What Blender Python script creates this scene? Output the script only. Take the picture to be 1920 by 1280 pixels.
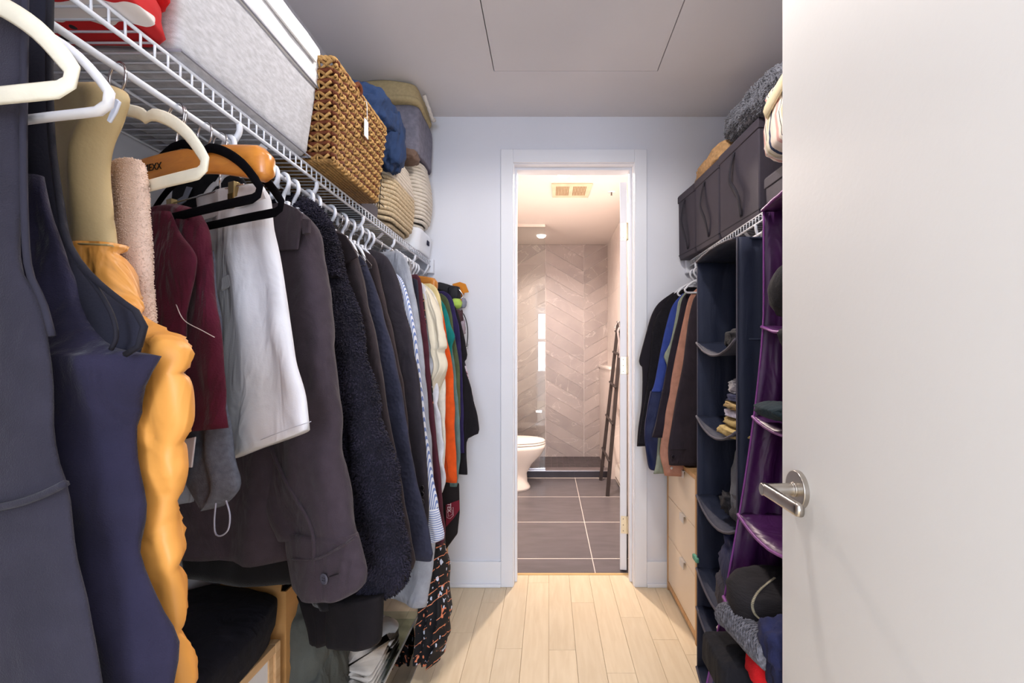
import bpy, bmesh, math, random
from mathutils import Vector, Matrix, noise
for o in list(bpy.data.objects): bpy.data.objects.remove(o)
S = bpy.context.scene
COL = S.collection
PI = math.pi
# ------------------------------------------------------------------ camera
cam_d = bpy.data.cameras.new('camera'); cam = bpy.data.objects.new('camera', cam_d); COL.objects.link(cam)
H = 1.186; F = 900.0; VX = 1029.0; VY = 665.0
cam.location = (0, 0, H); cam.rotation_euler = (PI/2, 0, 0)
cam_d.sensor_width = 36; cam_d.lens = 36*F/1920; cam_d.shift_x = -(VX-960)/1920; cam_d.shift_y = (VY-640)/1920
cam_d.clip_start = .02
S.camera = cam
# ------------------------------------------------------------------ light
W = bpy.data.worlds.new('world'); S.world = W; W.use_nodes = True
bg = W.node_tree.nodes['Background']; bg.inputs[0].default_value = (.88, .93, 1.0, 1); bg.inputs[1].default_value = 2.2
def lamp(name, kind, loc, power, col, size=.1, rot=(0,0,0), **k):
    d = bpy.data.lights.new(name, kind); d.energy = power; d.color = col
    if kind == 'AREA': d.shape = 'DISK'; d.size = size
    elif kind in ('POINT', 'SPOT'): d.shadow_soft_size = size
    for a, b in k.items(): setattr(d, a, b)
    o = bpy.data.objects.new(name, d); COL.objects.link(o); o.location = loc; o.rotation_euler = rot
    return o
lamp('bathroom_downlight', 'SPOT', (.105, 3.37, 2.422), 98, (1, .84, .74), .035, spot_size=2.95, spot_blend=.35)
lamp('shower_downlight', 'SPOT', (-.08, 5.12, 2.422), 12, (1, .84, .76), .03, spot_size=2.0, spot_blend=.9)
lamp('bathroom_fill_light', 'AREA', (-.62, 3.6, 1.5), 9, (1, .82, .70), .5, (0, -PI/2, 0))  # added fill to brighten the bathroom; no vanity lamp stands here
lamp('closet_downlight', 'SPOT', (.12, 1.22, 2.392), 27, (1, .93, .88), .05, spot_size=2.95, spot_blend=.3)
lamp('closet_fill_by_door', 'SPOT', (-.05, .30, 2.392), 5, (1, .95, .92), .05, spot_size=2.9, spot_blend=.3)  # added fill for the nearest clothes, no known lamp at this spot
S.view_settings.view_transform = 'Standard'; S.view_settings.look = 'None'
S.view_settings.gamma = 1; S.view_settings.use_curve_mapping = False
S.view_settings.exposure = .84
try: S.cycles.transparent_max_bounces = 24
except Exception: pass
# ------------------------------------------------------------------ materials
def lin(h):
    h = h.lstrip('#'); v = [int(h[i:i+2], 16)/255 for i in (0, 2, 4)]
    return tuple(c/12.92 if c <= .04045 else ((c+.055)/1.055)**2.4 for c in v)
MATS = {}
def M(h, rough=.85, var=.12, scale=9, bump=.25, bs=260, metal=0, sheen=0, stretch=(1, 1, 1), kind='noise', spec=.3, trans=0, crease=0):
    key = (crease, h, rough, var, scale, bump, bs, metal, sheen, stretch, kind, spec, trans)
    if key in MATS: return MATS[key]
    m = bpy.data.materials.new('m_'+h.strip('#')); m.use_nodes = True; nt = m.node_tree; N = nt.nodes; L = nt.links
    b = N['Principled BSDF']; c = lin(h)
    b.inputs['Roughness'].default_value = rough; b.inputs['Metallic'].default_value = metal
    b.inputs['Specular IOR Level'].default_value = spec
    if sheen: b.inputs['Sheen Weight'].default_value = sheen; b.inputs['Sheen Roughness'].default_value = .4
    if trans: b.inputs['Transmission Weight'].default_value = trans
    tc = N.new('ShaderNodeTexCoord'); mp = N.new('ShaderNodeMapping'); mp.inputs['Scale'].default_value = stretch
    L.new(tc.outputs['Object'], mp.inputs[0])
    if var:
        n = N.new('ShaderNodeTexNoise'); n.inputs['Scale'].default_value = scale; n.inputs['Detail'].default_value = 6
        L.new(mp.outputs[0], n.inputs[0])
        r = N.new('ShaderNodeValToRGB'); r.color_ramp.elements[0].position = .3; r.color_ramp.elements[1].position = .7
        r.color_ramp.elements[0].color = tuple(x*(1-var) for x in c)+(1,)
        r.color_ramp.elements[1].color = tuple(min(1, x*(1+var)) for x in c)+(1,)
        L.new(n.outputs[0], r.inputs[0]); L.new(r.outputs[0], b.inputs['Base Color'])
    else: b.inputs['Base Color'].default_value = c+(1,)
    if bump:
        if kind == 'weave':
            t = N.new('ShaderNodeTexChecker'); t.inputs['Scale'].default_value = bs
            n3 = N.new('ShaderNodeTexNoise'); n3.inputs['Scale'].default_value = bs*.4
            L.new(mp.outputs[0], n3.inputs[0]); mx = N.new('ShaderNodeMath'); mx.operation = 'ADD'
            L.new(mp.outputs[0], t.inputs[0]); L.new(t.outputs['Fac'], mx.inputs[0]); L.new(n3.outputs[0], mx.inputs[1]); src = mx.outputs[0]
        elif kind == 'voronoi':
            t = N.new('ShaderNodeTexVoronoi'); t.inputs['Scale'].default_value = bs; L.new(mp.outputs[0], t.inputs[0]); src = t.outputs['Distance']
        else:
            t = N.new('ShaderNodeTexNoise'); t.inputs['Scale'].default_value = bs; t.inputs['Detail'].default_value = 4
            L.new(mp.outputs[0], t.inputs[0]); src = t.outputs[0]
        bp = N.new('ShaderNodeBump'); bp.inputs['Strength'].default_value = bump; bp.inputs['Distance'].default_value = .002
        L.new(src, bp.inputs['Height']); L.new(bp.outputs[0], b.inputs['Normal'])
        if crease:
            mc = N.new('ShaderNodeMapping'); mc.inputs['Scale'].default_value = (1, 1, .45); L.new(tc.outputs['Object'], mc.inputs[0])
            n5 = N.new('ShaderNodeTexNoise'); n5.inputs['Scale'].default_value = 11; n5.inputs['Detail'].default_value = 2.5; n5.inputs['Distortion'].default_value = 1.6; L.new(mc.outputs[0], n5.inputs[0])
            b5 = N.new('ShaderNodeBump'); b5.inputs['Strength'].default_value = min(1, crease); b5.inputs['Distance'].default_value = .02
            L.new(n5.outputs[0], b5.inputs['Height']); L.new(b5.outputs[0], bp.inputs['Normal'])
    MATS[key] = m; return m
def stripes(a, b_, freq, axis='Z', width=.5, rough=.8, soft=.04):
    m = bpy.data.materials.new('m_stripes'); m.use_nodes = True; N = m.node_tree.nodes; L = m.node_tree.links; b = N['Principled BSDF']
    tc = N.new('ShaderNodeTexCoord'); w = N.new('ShaderNodeTexWave'); w.bands_direction = axis; w.inputs['Scale'].default_value = freq
    w.inputs['Distortion'].default_value = 0; w.inputs['Detail'].default_value = 1; w.inputs['Detail Scale'].default_value = .3
    r = N.new('ShaderNodeValToRGB'); e = r.color_ramp.elements
    e[0].position = max(0, width-soft); e[1].position = width+soft; e[0].color = lin(a)+(1,); e[1].color = lin(b_)+(1,)
    L.new(tc.outputs['Object'], w.inputs[0]); L.new(w.outputs[0], r.inputs[0]); L.new(r.outputs[0], b.inputs['Base Color'])
    b.inputs['Roughness'].default_value = rough; return m
def blotch(base, cols, scale=30, thr=.62, stretch=(1, 1, 1), rough=.85, tex='noise'):
    """printed motifs: patches of cols over base"""
    m = bpy.data.materials.new('m_print'); m.use_nodes = True; N = m.node_tree.nodes; L = m.node_tree.links; b = N['Principled BSDF']
    tc = N.new('ShaderNodeTexCoord'); mp = N.new('ShaderNodeMapping'); mp.inputs['Scale'].default_value = stretch
    L.new(tc.outputs['Object'], mp.inputs[0]); prev = None
    for i, (c, th) in enumerate([(c, thr+.0*i) for i, c in enumerate(cols)]):
        o = N.new('ShaderNodeVectorMath'); o.inputs[1].default_value = (i*3.7, i*1.9, i*5.1); L.new(mp.outputs[0], o.inputs[0])
        n = N.new('ShaderNodeTexNoise'); n.inputs['Scale'].default_value = scale; n.inputs['Detail'].default_value = 1; L.new(o.outputs[0], n.inputs[0])
        g = N.new('ShaderNodeMath'); g.operation = 'GREATER_THAN'; g.inputs[1].default_value = th; L.new(n.outputs[0], g.inputs[0])
        x = N.new('ShaderNodeMix'); x.data_type = 'RGBA'; L.new(g.outputs[0], x.inputs[0])
        if prev is None: x.inputs[6].default_value = lin(base)+(1,)
        else: L.new(prev, x.inputs[6])
        x.inputs[7].default_value = lin(c)+(1,); prev = x.outputs[2]
    L.new(prev, b.inputs['Base Color']); b.inputs['Roughness'].default_value = rough; return m
def dress_print():
    m = blotch('0a080e', ['c9d2e6', 'e0825c'], 44, .68, (2.2, 1, .8)); N = m.node_tree.nodes; L = m.node_tree.links; b = N['Principled BSDF']
    src = b.inputs['Base Color'].links[0].from_socket; tc = [n for n in N if n.type == 'TEX_COORD'][0]
    mp = N.new('ShaderNodeMapping'); mp.inputs['Rotation'].default_value = (0, .7, 0); L.new(tc.outputs['Object'], mp.inputs[0])
    w = N.new('ShaderNodeTexWave'); w.bands_direction = 'Z'; w.inputs['Scale'].default_value = 11; w.inputs['Distortion'].default_value = 1.5; w.inputs['Detail Scale'].default_value = 3; L.new(mp.outputs[0], w.inputs[0])
    g = N.new('ShaderNodeMath'); g.operation = 'GREATER_THAN'; g.inputs[1].default_value = .982; L.new(w.outputs[1], g.inputs[0])
    n = N.new('ShaderNodeTexNoise'); n.inputs['Scale'].default_value = 26; L.new(tc.outputs['Object'], n.inputs[0]); g2 = N.new('ShaderNodeMath'); g2.operation = 'GREATER_THAN'; g2.inputs[1].default_value = .46; L.new(n.outputs[0], g2.inputs[0])
    mu = N.new('ShaderNodeMath'); mu.operation = 'MULTIPLY'; L.new(g.outputs[0], mu.inputs[0]); L.new(g2.outputs[0], mu.inputs[1])
    x = N.new('ShaderNodeMix'); x.data_type = 'RGBA'; L.new(mu.outputs[0], x.inputs[0]); L.new(src, x.inputs[6]); x.inputs[7].default_value = lin('e08a62')+(1,); L.new(x.outputs[2], b.inputs['Base Color']); return m
def wood(h1, h2, scale=6, stretch=(14, 1, 14), rough=.45, rnd=.06):
    m = bpy.data.materials.new('m_wood'); m.use_nodes = True; N = m.node_tree.nodes; L = m.node_tree.links; b = N['Principled BSDF']
    tc = N.new('ShaderNodeTexCoord'); oi = N.new('ShaderNodeObjectInfo'); ad = N.new('ShaderNodeVectorMath'); ad.operation = 'ADD'
    cb = N.new('ShaderNodeCombineXYZ'); mu = N.new('ShaderNodeMath'); mu.operation = 'MULTIPLY'; mu.inputs[1].default_value = 37
    L.new(oi.outputs['Random'], mu.inputs[0]); L.new(mu.outputs[0], cb.inputs[0]); L.new(mu.outputs[0], cb.inputs[1])
    L.new(tc.outputs['Object'], ad.inputs[0]); L.new(cb.outputs[0], ad.inputs[1])
    mp = N.new('ShaderNodeMapping'); mp.inputs['Scale'].default_value = stretch; L.new(ad.outputs[0], mp.inputs[0])
    n = N.new('ShaderNodeTexNoise'); n.inputs['Scale'].default_value = scale; n.inputs['Detail'].default_value = 8; n.inputs['Distortion'].default_value = .6
    L.new(mp.outputs[0], n.inputs[0]); r = N.new('ShaderNodeValToRGB'); e = r.color_ramp.elements
    e[0].position = .32; e[1].position = .68; e[0].color = lin(h1)+(1,); e[1].color = lin(h2)+(1,)
    L.new(n.outputs[0], r.inputs[0])
    hs = N.new('ShaderNodeHueSaturation'); mr = N.new('ShaderNodeMapRange'); mr.inputs[3].default_value = 1-rnd; mr.inputs[4].default_value = 1+rnd
    L.new(oi.outputs['Random'], mr.inputs[0]); L.new(mr.outputs[0], hs.inputs['Value']); L.new(r.outputs[0], hs.inputs['Color'])
    L.new(hs.outputs[0], b.inputs['Base Color']); b.inputs['Roughness'].default_value = rough
    return m
def stone(h1, h2, vein, scale=5, rough=.4, rnd=.08, veinw=.012):
    m = wood(h1, h2, scale, (1, 1, 1), rough, rnd); N = m.node_tree.nodes; L = m.node_tree.links; b = N['Principled BSDF']
    src = b.inputs['Base Color'].links[0].from_socket; mp = [n for n in N if n.type == 'MAPPING'][0]
    n = N.new('ShaderNodeTexNoise'); n.inputs['Scale'].default_value = 2.2; n.inputs['Detail'].default_value = 5; n.inputs['Distortion'].default_value = 1.2
    L.new(mp.outputs[0], n.inputs[0]); s = N.new('ShaderNodeMath'); s.operation = 'SUBTRACT'; s.inputs[1].default_value = .5
    L.new(n.outputs[0], s.inputs[0]); a = N.new('ShaderNodeMath'); a.operation = 'ABSOLUTE'; L.new(s.outputs[0], a.inputs[0])
    l = N.new('ShaderNodeMapRange'); l.inputs[1].default_value = 0; l.inputs[2].default_value = veinw; l.inputs[3].default_value = .55; l.inputs[4].default_value = 0
    L.new(a.outputs[0], l.inputs[0]); x = N.new('ShaderNodeMix'); x.data_type = 'RGBA'; L.new(l.outputs[0], x.inputs[0]); L.new(src, x.inputs[6]); x.inputs[7].default_value = lin(vein)+(1,)
    L.new(x.outputs[2], b.inputs['Base Color']); return m
def emis(h, s):
    m = bpy.data.materials.new('m_lamp'); m.use_nodes = True; b = m.node_tree.nodes['Principled BSDF']
    b.inputs['Emission Color'].default_value = lin(h)+(1,); b.inputs['Emission Strength'].default_value = s; return m
def glass(h='f4fbf8', rough=0):
    m = bpy.data.materials.new('m_glass'); m.use_nodes = True; N = m.node_tree.nodes; L = m.node_tree.links
    for n in list(N):
        if n.type != 'OUTPUT_MATERIAL': N.remove(n)
    out = [n for n in N if n.type == 'OUTPUT_MATERIAL'][0]
    t = N.new('ShaderNodeBsdfTransparent'); t.inputs[0].default_value = lin(h)+(1,); g = N.new('ShaderNodeBsdfGlossy'); g.inputs['Roughness'].default_value = rough
    fr = N.new('ShaderNodeFresnel'); fr.inputs[0].default_value = 1.5; x = N.new('ShaderNodeMixShader')
    L.new(fr.outputs[0], x.inputs[0]); L.new(t.outputs[0], x.inputs[1]); L.new(g.outputs[0], x.inputs[2]); L.new(x.outputs[0], out.inputs[0]); return m
# ------------------------------------------------------------------ mesh tools
class MB:
    def __init__(s): s.v = []; s.f = []
    def add(s, v, f):
        o = len(s.v); s.v += [tuple(p) for p in v]; s.f += [tuple(i+o for i in q) for q in f]; return s
    def box(s, a, b):
        x0, y0, z0 = a; x1, y1, z1 = b
        return s.add([(x0,y0,z0),(x1,y0,z0),(x1,y1,z0),(x0,y1,z0),(x0,y0,z1),(x1,y0,z1),(x1,y1,z1),(x0,y1,z1)],
                     [(0,3,2,1),(4,5,6,7),(0,1,5,4),(1,2,6,5),(2,3,7,6),(3,0,4,7)])
    def loft(s, rings, cap=True, closed=False):
        n = len(rings[0]); v = [p for r in rings for p in r]; f = []
        R_ = len(rings)
        for i in range(R_ if closed else R_-1):
            j = (i+1) % R_
            for k in range(n): f.append((i*n+k, i*n+(k+1) % n, j*n+(k+1) % n, j*n+k))
        if cap and not closed: f.append(tuple(range(n))[::-1]); f.append(tuple((R_-1)*n+k for k in range(n)))
        return s.add(v, f)
    def tube(s, pts, r, n=8, closed=False, flat=1.0, up=None, cap=True):
        pts = [Vector(p) for p in pts]; rings = []; N_ = len(pts); nr = None
        for i, p in enumerate(pts):
            if closed: t = pts[(i+1) % N_]-pts[i-1]
            else: t = pts[min(i+1, N_-1)]-pts[max(i-1, 0)]
            t.normalize()
            if up is not None: a = Vector(up); a = (a-t*a.dot(t)).normalized()
            else:
                if nr is None: nr = Vector((0, 0, 1)) if abs(t.z) < .9 else Vector((1, 0, 0))
                nr = (nr-t*nr.dot(t)).normalized(); a = nr
            b = t.cross(a); rr = r[i] if isinstance(r, (list, tuple)) else r
            rings.append([p+a*math.cos(q)*rr*flat+b*math.sin(q)*rr for q in [2*PI*k/n for k in range(n)]])
        return s.loft(rings, cap, closed)
    def lathe(s, prof, c=(0, 0, 0), n=24, cap=True):
        return s.loft([[(c[0]+r*math.cos(2*PI*k/n), c[1]+r*math.sin(2*PI*k/n), c[2]+z) for k in range(n)] for r, z in prof], cap)
    def prism(s, poly, y0, y1, plane='xz'):
        n = len(poly)
        def P(p, y): return (p[0], y, p[1]) if plane == 'xz' else ((p[0], p[1], y) if plane == 'xy' else (y, p[0], p[1]))
        v = [P(p, y0) for p in poly]+[P(p, y1) for p in poly]
        return s.add(v, [tuple(range(n)), tuple(range(2*n-1, n-1, -1))]+[(i, i+n, (i+1) % n+n, (i+1) % n) for i in range(n)])
    def build(s, name, mat, parent=None, smooth=False, bevel=0, origin=None, sub=0, local=False):
        o0 = Vector(origin) if origin is not None else (Vector(parent.get('o', (0, 0, 0))) if parent is not None and not local else Vector((0, 0, 0)))
        me = bpy.data.meshes.new(name); me.from_pydata([tuple(Vector(p)-o0) for p in s.v], [], s.f); me.update()
        bm = bmesh.new(); bm.from_mesh(me); bmesh.ops.recalc_face_normals(bm, faces=bm.faces); bm.to_mesh(me); bm.free()
        if mat: me.materials.append(mat)
        if smooth:
            for p in me.polygons: p.use_smooth = True
        o = bpy.data.objects.new(name, me); COL.objects.link(o)
        if parent is not None: o.parent = parent
        if origin is not None: o.location = origin if parent is None or local else Vector(origin)-Vector(parent.get('o', (0,0,0)))
        if bevel:
            md = o.modifiers.new('b', 'BEVEL'); md.width = bevel; md.segments = 2; md.limit_method = 'ANGLE'
            for p in me.polygons: p.use_smooth = True
            me.set_sharp_from_angle(angle=.6)
        if sub: md = o.modifiers.new('s', 'SUBSURF'); md.levels = sub; md.render_levels = sub
        return o
def tag(o, label, cat, group=None):
    o['label'] = label; o['category'] = cat
    if group: o['group'] = group
    return o
def root(name, loc, label=None, cat=None, group=None, rz=0):
    o = bpy.data.objects.new(name, None); COL.objects.link(o); o.location = loc; o.rotation_euler = (0, 0, rz); o.empty_display_size = .05
    o['o'] = tuple(loc) if rz == 0 else (0, 0, 0)
    if label: tag(o, label, cat, group)
    return o
def struct(o): o['kind'] = 'structure'; return o
def box(name, a, b, mat, parent=None, bevel=0): return MB().box(a, b).build(name, mat, parent, bevel=bevel)
def P3(px, py, Y): return Vector(((px-VX)/F*Y, Y, H-(py-VY)/F*Y))
def lerp(a, b, t): return a+(b-a)*t
def resample(pts, n):
    """catmull-rom through pts, n samples by length"""
    pts = [Vector(p) for p in pts]; out = []; m = len(pts)
    if m < 2: return pts*n
    for i in range(m-1):
        p0 = pts[max(i-1, 0)]; p1 = pts[i]; p2 = pts[i+1]; p3 = pts[min(i+2, m-1)]
        for k in range(12):
            t = k/12; out.append(.5*((2*p1)+(p2-p0)*t+(2*p0-5*p1+4*p2-p3)*t*t+(3*p1-p0-3*p2+p3)*t**3))
    out.append(pts[-1]); L = [0]
    for a, b in zip(out, out[1:]): L.append(L[-1]+(b-a).length)
    res = []; j = 0
    for k in range(n):
        s = L[-1]*k/(n-1)
        while j < len(L)-2 and L[j+1] < s: j += 1
        d = L[j+1]-L[j]; res.append(out[j].lerp(out[j+1], (s-L[j])/d if d > 1e-9 else 0))
    return res
def blob(c, size, mat, name, parent=None, e=.5, noise_amp=.06, ns=6, nu=36, nv=20, rot=None, seed=0, folds=0, smooth=True):
    """soft superellipsoid with lumps: folded cloth, cushions, rolls"""
    c = Vector(c); mb = MB(); rings = []; R_ = rot.to_3x3() if rot is not None else None
    sp = lambda x, q: math.copysign(abs(x)**q, x)
    for i in range(nv+1):
        ph = -PI/2+PI*i/nv; ph = max(min(ph, PI/2-.02), -PI/2+.02); ring = []
        for k in range(nu):
            th = 2*PI*k/nu
            d = Vector((sp(math.cos(ph), e)*sp(math.cos(th), e), sp(math.cos(ph), e)*sp(math.sin(th), e), sp(math.sin(ph), e)))
            nn = noise.noise(d*ns*.4+Vector((seed*7.3, seed*1.7, 0)))+.5*noise.noise(d*ns+Vector((seed, 0, seed*3)))
            q = 1+noise_amp*nn
            if folds: q *= 1+.035*math.sin(d.z*folds*PI+2*noise.noise(d*2))
            p = Vector((d.x*size[0]/2*q, d.y*size[1]/2*q, d.z*size[2]/2*q))
            if R_: p = R_ @ p
            ring.append(c+p)
        rings.append(ring)
    return mb.loft(rings).build(name, mat, parent, smooth=smooth)
def fur(host, n, ln, mat, name='pile', seed=1, w=.0022, grav=.4):
    """many small tufts standing on host: one stuff part"""
    rnd = random.Random(seed); me = host.data; tris = []; acc = []; tot = 0
    for p in me.polygons:
        vs = [me.vertices[i].co for i in p.vertices]
        if len(vs) > 4: continue
        for a in range(1, len(vs)-1):
            ar = (vs[a]-vs[0]).cross(vs[a+1]-vs[0]).length
            tot += ar; tris.append((vs[0], vs[a], vs[a+1], p.normal.copy())); acc.append(tot)
    import bisect; mb = MB()
    for _ in range(n):
        a, b, c, nr = tris[bisect.bisect(acc, rnd.random()*tot) % len(tris)]
        u, v = rnd.random(), rnd.random()
        if u+v > 1: u, v = 1-u, 1-v
        p = a+(b-a)*u+(c-a)*v; d = (nr+Vector((rnd.gauss(0, .45), rnd.gauss(0, .45), rnd.gauss(0, .45)-grav))).normalized()
        l = ln*rnd.uniform(.6, 1.3); t1 = d.orthogonal().normalized()*w; t2 = d.cross(t1)
        m1 = p+d*l*.55; tip = p+d*l+Vector((0, 0, -grav*l*.5))
        mb.add([p+t1, p-t1*.5+t2*.87, p-t1*.5-t2*.87, m1+t1*1.1, m1-t1*.55+t2, m1-t1*.55-t2, tip], [(0,1,4,3),(1,2,5,4),(2,0,3,5),(3,4,6),(4,5,6),(5,3,6)])
    o = mb.build(name, mat, host, smooth=True, local=True); o['kind'] = 'stuff'; return o
# ------------------------------------------------------------------ hanging things
ROD_Z = 1.598; ROD_L = -.62; ROD_R = .72
class Hung:
    def __init__(s, name, label, cat, Yr, th, side=-1, group=None):
        s.xr = ROD_L if side < 0 else ROD_R; s.Yr = Yr; s.s = 1 if side < 0 else -1; s.c = math.cos(math.radians(th)); s.n = math.sin(math.radians(th))
        s.vs = -1 if side < 0 else 1; s.phi = math.atan2(-s.n, s.s*s.c)
        s.o = root(name, (s.xr, Yr, ROD_Z), label, cat, group, s.phi if s.phi else 1e-9); s.o['o'] = (0, 0, 0)
    def uz(s, px, py, v=0):
        xr, Yr = s.xr-s.s*v*s.n, s.Yr-v*s.c
        r = (px-VX)/F; u = (r*Yr-xr)/(s.s*s.c+r*s.n); Y = Yr-u*s.n
        return (u, H-(py-VY)/F*Y-ROD_Z)
    def pt(s, px, py, v=0):
        u, z = s.uz(px, py, v); return (u, v*s.vs, z)
    def cloth(s, name, outer, mat, inner=None, t=.016, v=0., amp=.008, nf=3, seed=0, tilt=(0, 0), N=34, K=36, top=.4, puff=0, mirror=.22, rnd=.75, uz=False, wr=.003, sub=0, flare=1.0, yaw=0):
        c_0, n_0 = s.c, s.n; th_ = math.atan2(s.n, s.c)-math.radians(yaw); s.c, s.n = math.cos(th_), math.sin(th_)
        """lofted cloth volume. outer/inner: pixel outlines top->bottom; v: offset towards the viewer"""
        rd = random.Random(seed+sum(map(ord, name)) % 97); ph = [rd.random()*6.28 for _ in range(6)]
        cv = (lambda p: Vector((p[0], p[1]))) if uz else (lambda p: Vector(s.uz(p[0], p[1], v)))
        N = max(N, 44) if N > 20 else N; K = max(K, 48)
        oc = resample([cv(p) for p in outer], N)
        if inner is None: ic = [max(-mirror, -abs(p[0])) for p in oc]
        elif isinstance(inner, (int, float)): ic = [p[0]-inner for p in oc]
        else: ic = [q[0] for q in resample([cv(p) for p in inner], N)]
        lim = -.262/s.c+.006 if s.s > 0 else -.27
        ic = [max(q, lim) for q in ic]; ic = [min(q, p[0]-.01) for p, q in zip(oc, ic)]
        rings = []; z0 = oc[0][1]; z1 = oc[-1][1]
        for i, (p, ui) in enumerate(zip(oc, ic)):
            f = i/(N-1); uo, z = p; hw = max((uo-ui)/2, .004); mid = (uo+ui)/2; tt = t*(top+(1-top)*min(1, f*5))*(1+(flare-1)*f)
            pf = 0
            if puff:
                q = abs(math.sin((z)*PI/puff+.6*noise.noise(Vector((z*9, seed, 0))))); pf = q**.38; tt = t*(.80+.25*pf); hw = hw-.002+.003*pf
            tl = lerp(tilt[0], tilt[1], f); ring = []
            for k in range(K):
                a = 2*PI*k/K; ca, sa = math.cos(a), math.sin(a)
                du = math.copysign(abs(ca)**rnd, ca)*hw; dv = math.copysign(abs(sa)**.8, sa)*tt; u = mid+du; x = du/max(hw, .01)
                fold = amp*min(1, f*2.2)*(math.sin(x*nf*PI*.5+ph[0]+1.5*f)+.5*math.sin(x*nf*1.7*PI*.5+ph[1]-2*f)+.3*math.sin(x*nf*3.1+ph[2]+5*f))
                w = wr*noise.noise(Vector((u*22+seed, dv*20, z*14)))*1.2
                if not puff:
                    rg = noise.noise(Vector((u*7+z*3+seed, dv*6, z*5-u*4))); w += wr*1.6*(abs(rg)**.6-.5)*min(1, f*3)
                else: w += .013*(1-abs(noise.noise(Vector((u*19, seed, z*15+u*12))))**.4)*pf-.003
                ring.append((u+w*.4, v*s.vs+dv+fold+w, z+tl*(u-uo)))
            rings.append(ring)
        s.c, s.n = c_0, n_0
        o = MB().loft(rings).build(name, mat, s.o, smooth=True, local=True, sub=sub)
        if yaw: o.rotation_euler = (0, 0, math.radians(yaw))
        return o
    def line(s, name, pts, r, mat, v=.02, flat=1.0, n=6, N=24):
        pp = [Vector(q) for q in [s.pt(a, b, v) for a, b in pts]]
        return MB().tube(resample(pp, N), r, n, flat=flat).build(name, mat, s.o, smooth=True, local=True)
    def pad(s, name, poly, mat, v=.02, th=.003):
        """flat flap from pixel polygon on the viewer side"""
        pp = [s.uz(q[0], q[1], v) for q in poly]; vs = s.vs
        return MB().prism(pp, (v)*vs, (v+th)*vs).build(name, mat, s.o, local=True, bevel=.0012)
    def button(s, px, py, r, mat, v=.03):
        u, z = s.uz(px, py, v); pr = [(r*.2, 0), (r, 0), (r, .0016), (r*.85, .003), (r*.6, .0022), (.0005, .0022)]
        rings = [[(u+q*math.cos(2*PI*k/18), (v+h)*s.vs, z+q*math.sin(2*PI*k/18)) for k in range(18)] for q, h in pr]
        b = MB().loft(rings).build('button', mat, s.o, smooth=True, local=True)
        m = MB()
        for a, c in ((-1, -1), (1, -1), (-1, 1), (1, 1)):
            w = r*.1; m.box((u+a*r*.22-w, (v+.0018)*s.vs-.0006, z+c*r*.22-w), (u+a*r*.22+w, (v+.0018)*s.vs+.0012, z+c*r*.22+w))
        m.build('thread_hole', M('101014', bump=0, var=0), b, local=True); return b
# ================================================================== ROOM
XL, XRR, YE, CE = -.905, 1.02, 2.465, 2.408      # closet left / right wall, end wall, ceiling
YB, CB, XB = 5.54, 2.46, .677                    # bathroom back wall, ceiling, right wall
wallm = M('dcdee6', .7, .015, 3, .08, 120); ceilm = M('dfdde2', .85, .015, 3, .06, 120); trimm = M('e6e8ee', .4, .01, 3, 0)
oak = wood('d9c5a5', 'e2d0b2', 5, (10, 1, 10), .42, .035)
fl = struct(box('floor', (XL-.1, -1.2, -.05), (XRR+.1, 2.6, -.012), M('b89c72', bump=0)))
rnd = random.Random(4)
ws = .108; i0 = -9
for i in range(-9, 10):
    y = -1.2+rnd.random()*.5*-1
    x0 = i*ws
    cuts = {-5: [.62, 1.7], -4: [.9, 2.05], -3: [1.1, 2.30], -2: [1.3, 1.94], -1: [.7, 2.5], 0: [1.05, 1.93], 1: [.8, 2.3], 2: [1.2, 1.79], 3: [.95, 2.17], 4: [1.4, 2.0], 5: [1.1, 1.9]}.get(i, [rnd.uniform(.3, .9), rnd.uniform(1.4, 2.2)])
    ys = [-1.2, rnd.uniform(-.5, .2)]+cuts+[2.598]
    for a, b in zip(ys, ys[1:]):
        w = .0005; z = rnd.uniform(-.0003, 0)
        m = MB(); c = .0010
        lo = [(x0+w, a+w), (x0+ws-w, a+w), (x0+ws-w, b-w), (x0+w, b-w)]; hi = [(x0+w+c, a+w+c), (x0+ws-w-c, a+w+c), (x0+ws-w-c, b-w-c), (x0+w+c, b-w-c)]
        m.loft([[(p[0], p[1], -.012) for p in lo], [(p[0], p[1], z-c*.7) for p in lo], [(p[0], p[1], z) for p in hi]])
        m.build('plank', oak, fl)
wl = struct(box('wall_left', (XL-.1, -.15, 0), (XL, 2.6, CE), wallm))
wr = struct(box('wall_right', (XRR, -.15, 0), (XRR+.1, 2.6, CE), wallm))
# end wall with doorway
DX0, DX1, DZ = -.178, .434, 2.164
wb = struct(MB().box((XL-.1, YE, 0), (DX0-.015, 2.6, CE+.06)).box((DX1+.015, YE, 0), (XRR+.1, 2.6, CE+.06)).box((DX0-.015, YE, DZ+.015), (DX1+.015, 2.6, CE+.06)).build('wall_back', wallm))
# wall behind the camera with the closet's own doorway
struct(MB().box((XL-.1, -.27, 0), (-.40, -.15, CE)).box((.47, -.27, 0), (XRR+.1, -.15, CE)).box((-.40, -.27, 2.12), (.47, -.15, CE)).build('wall_front', wallm))
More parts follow.
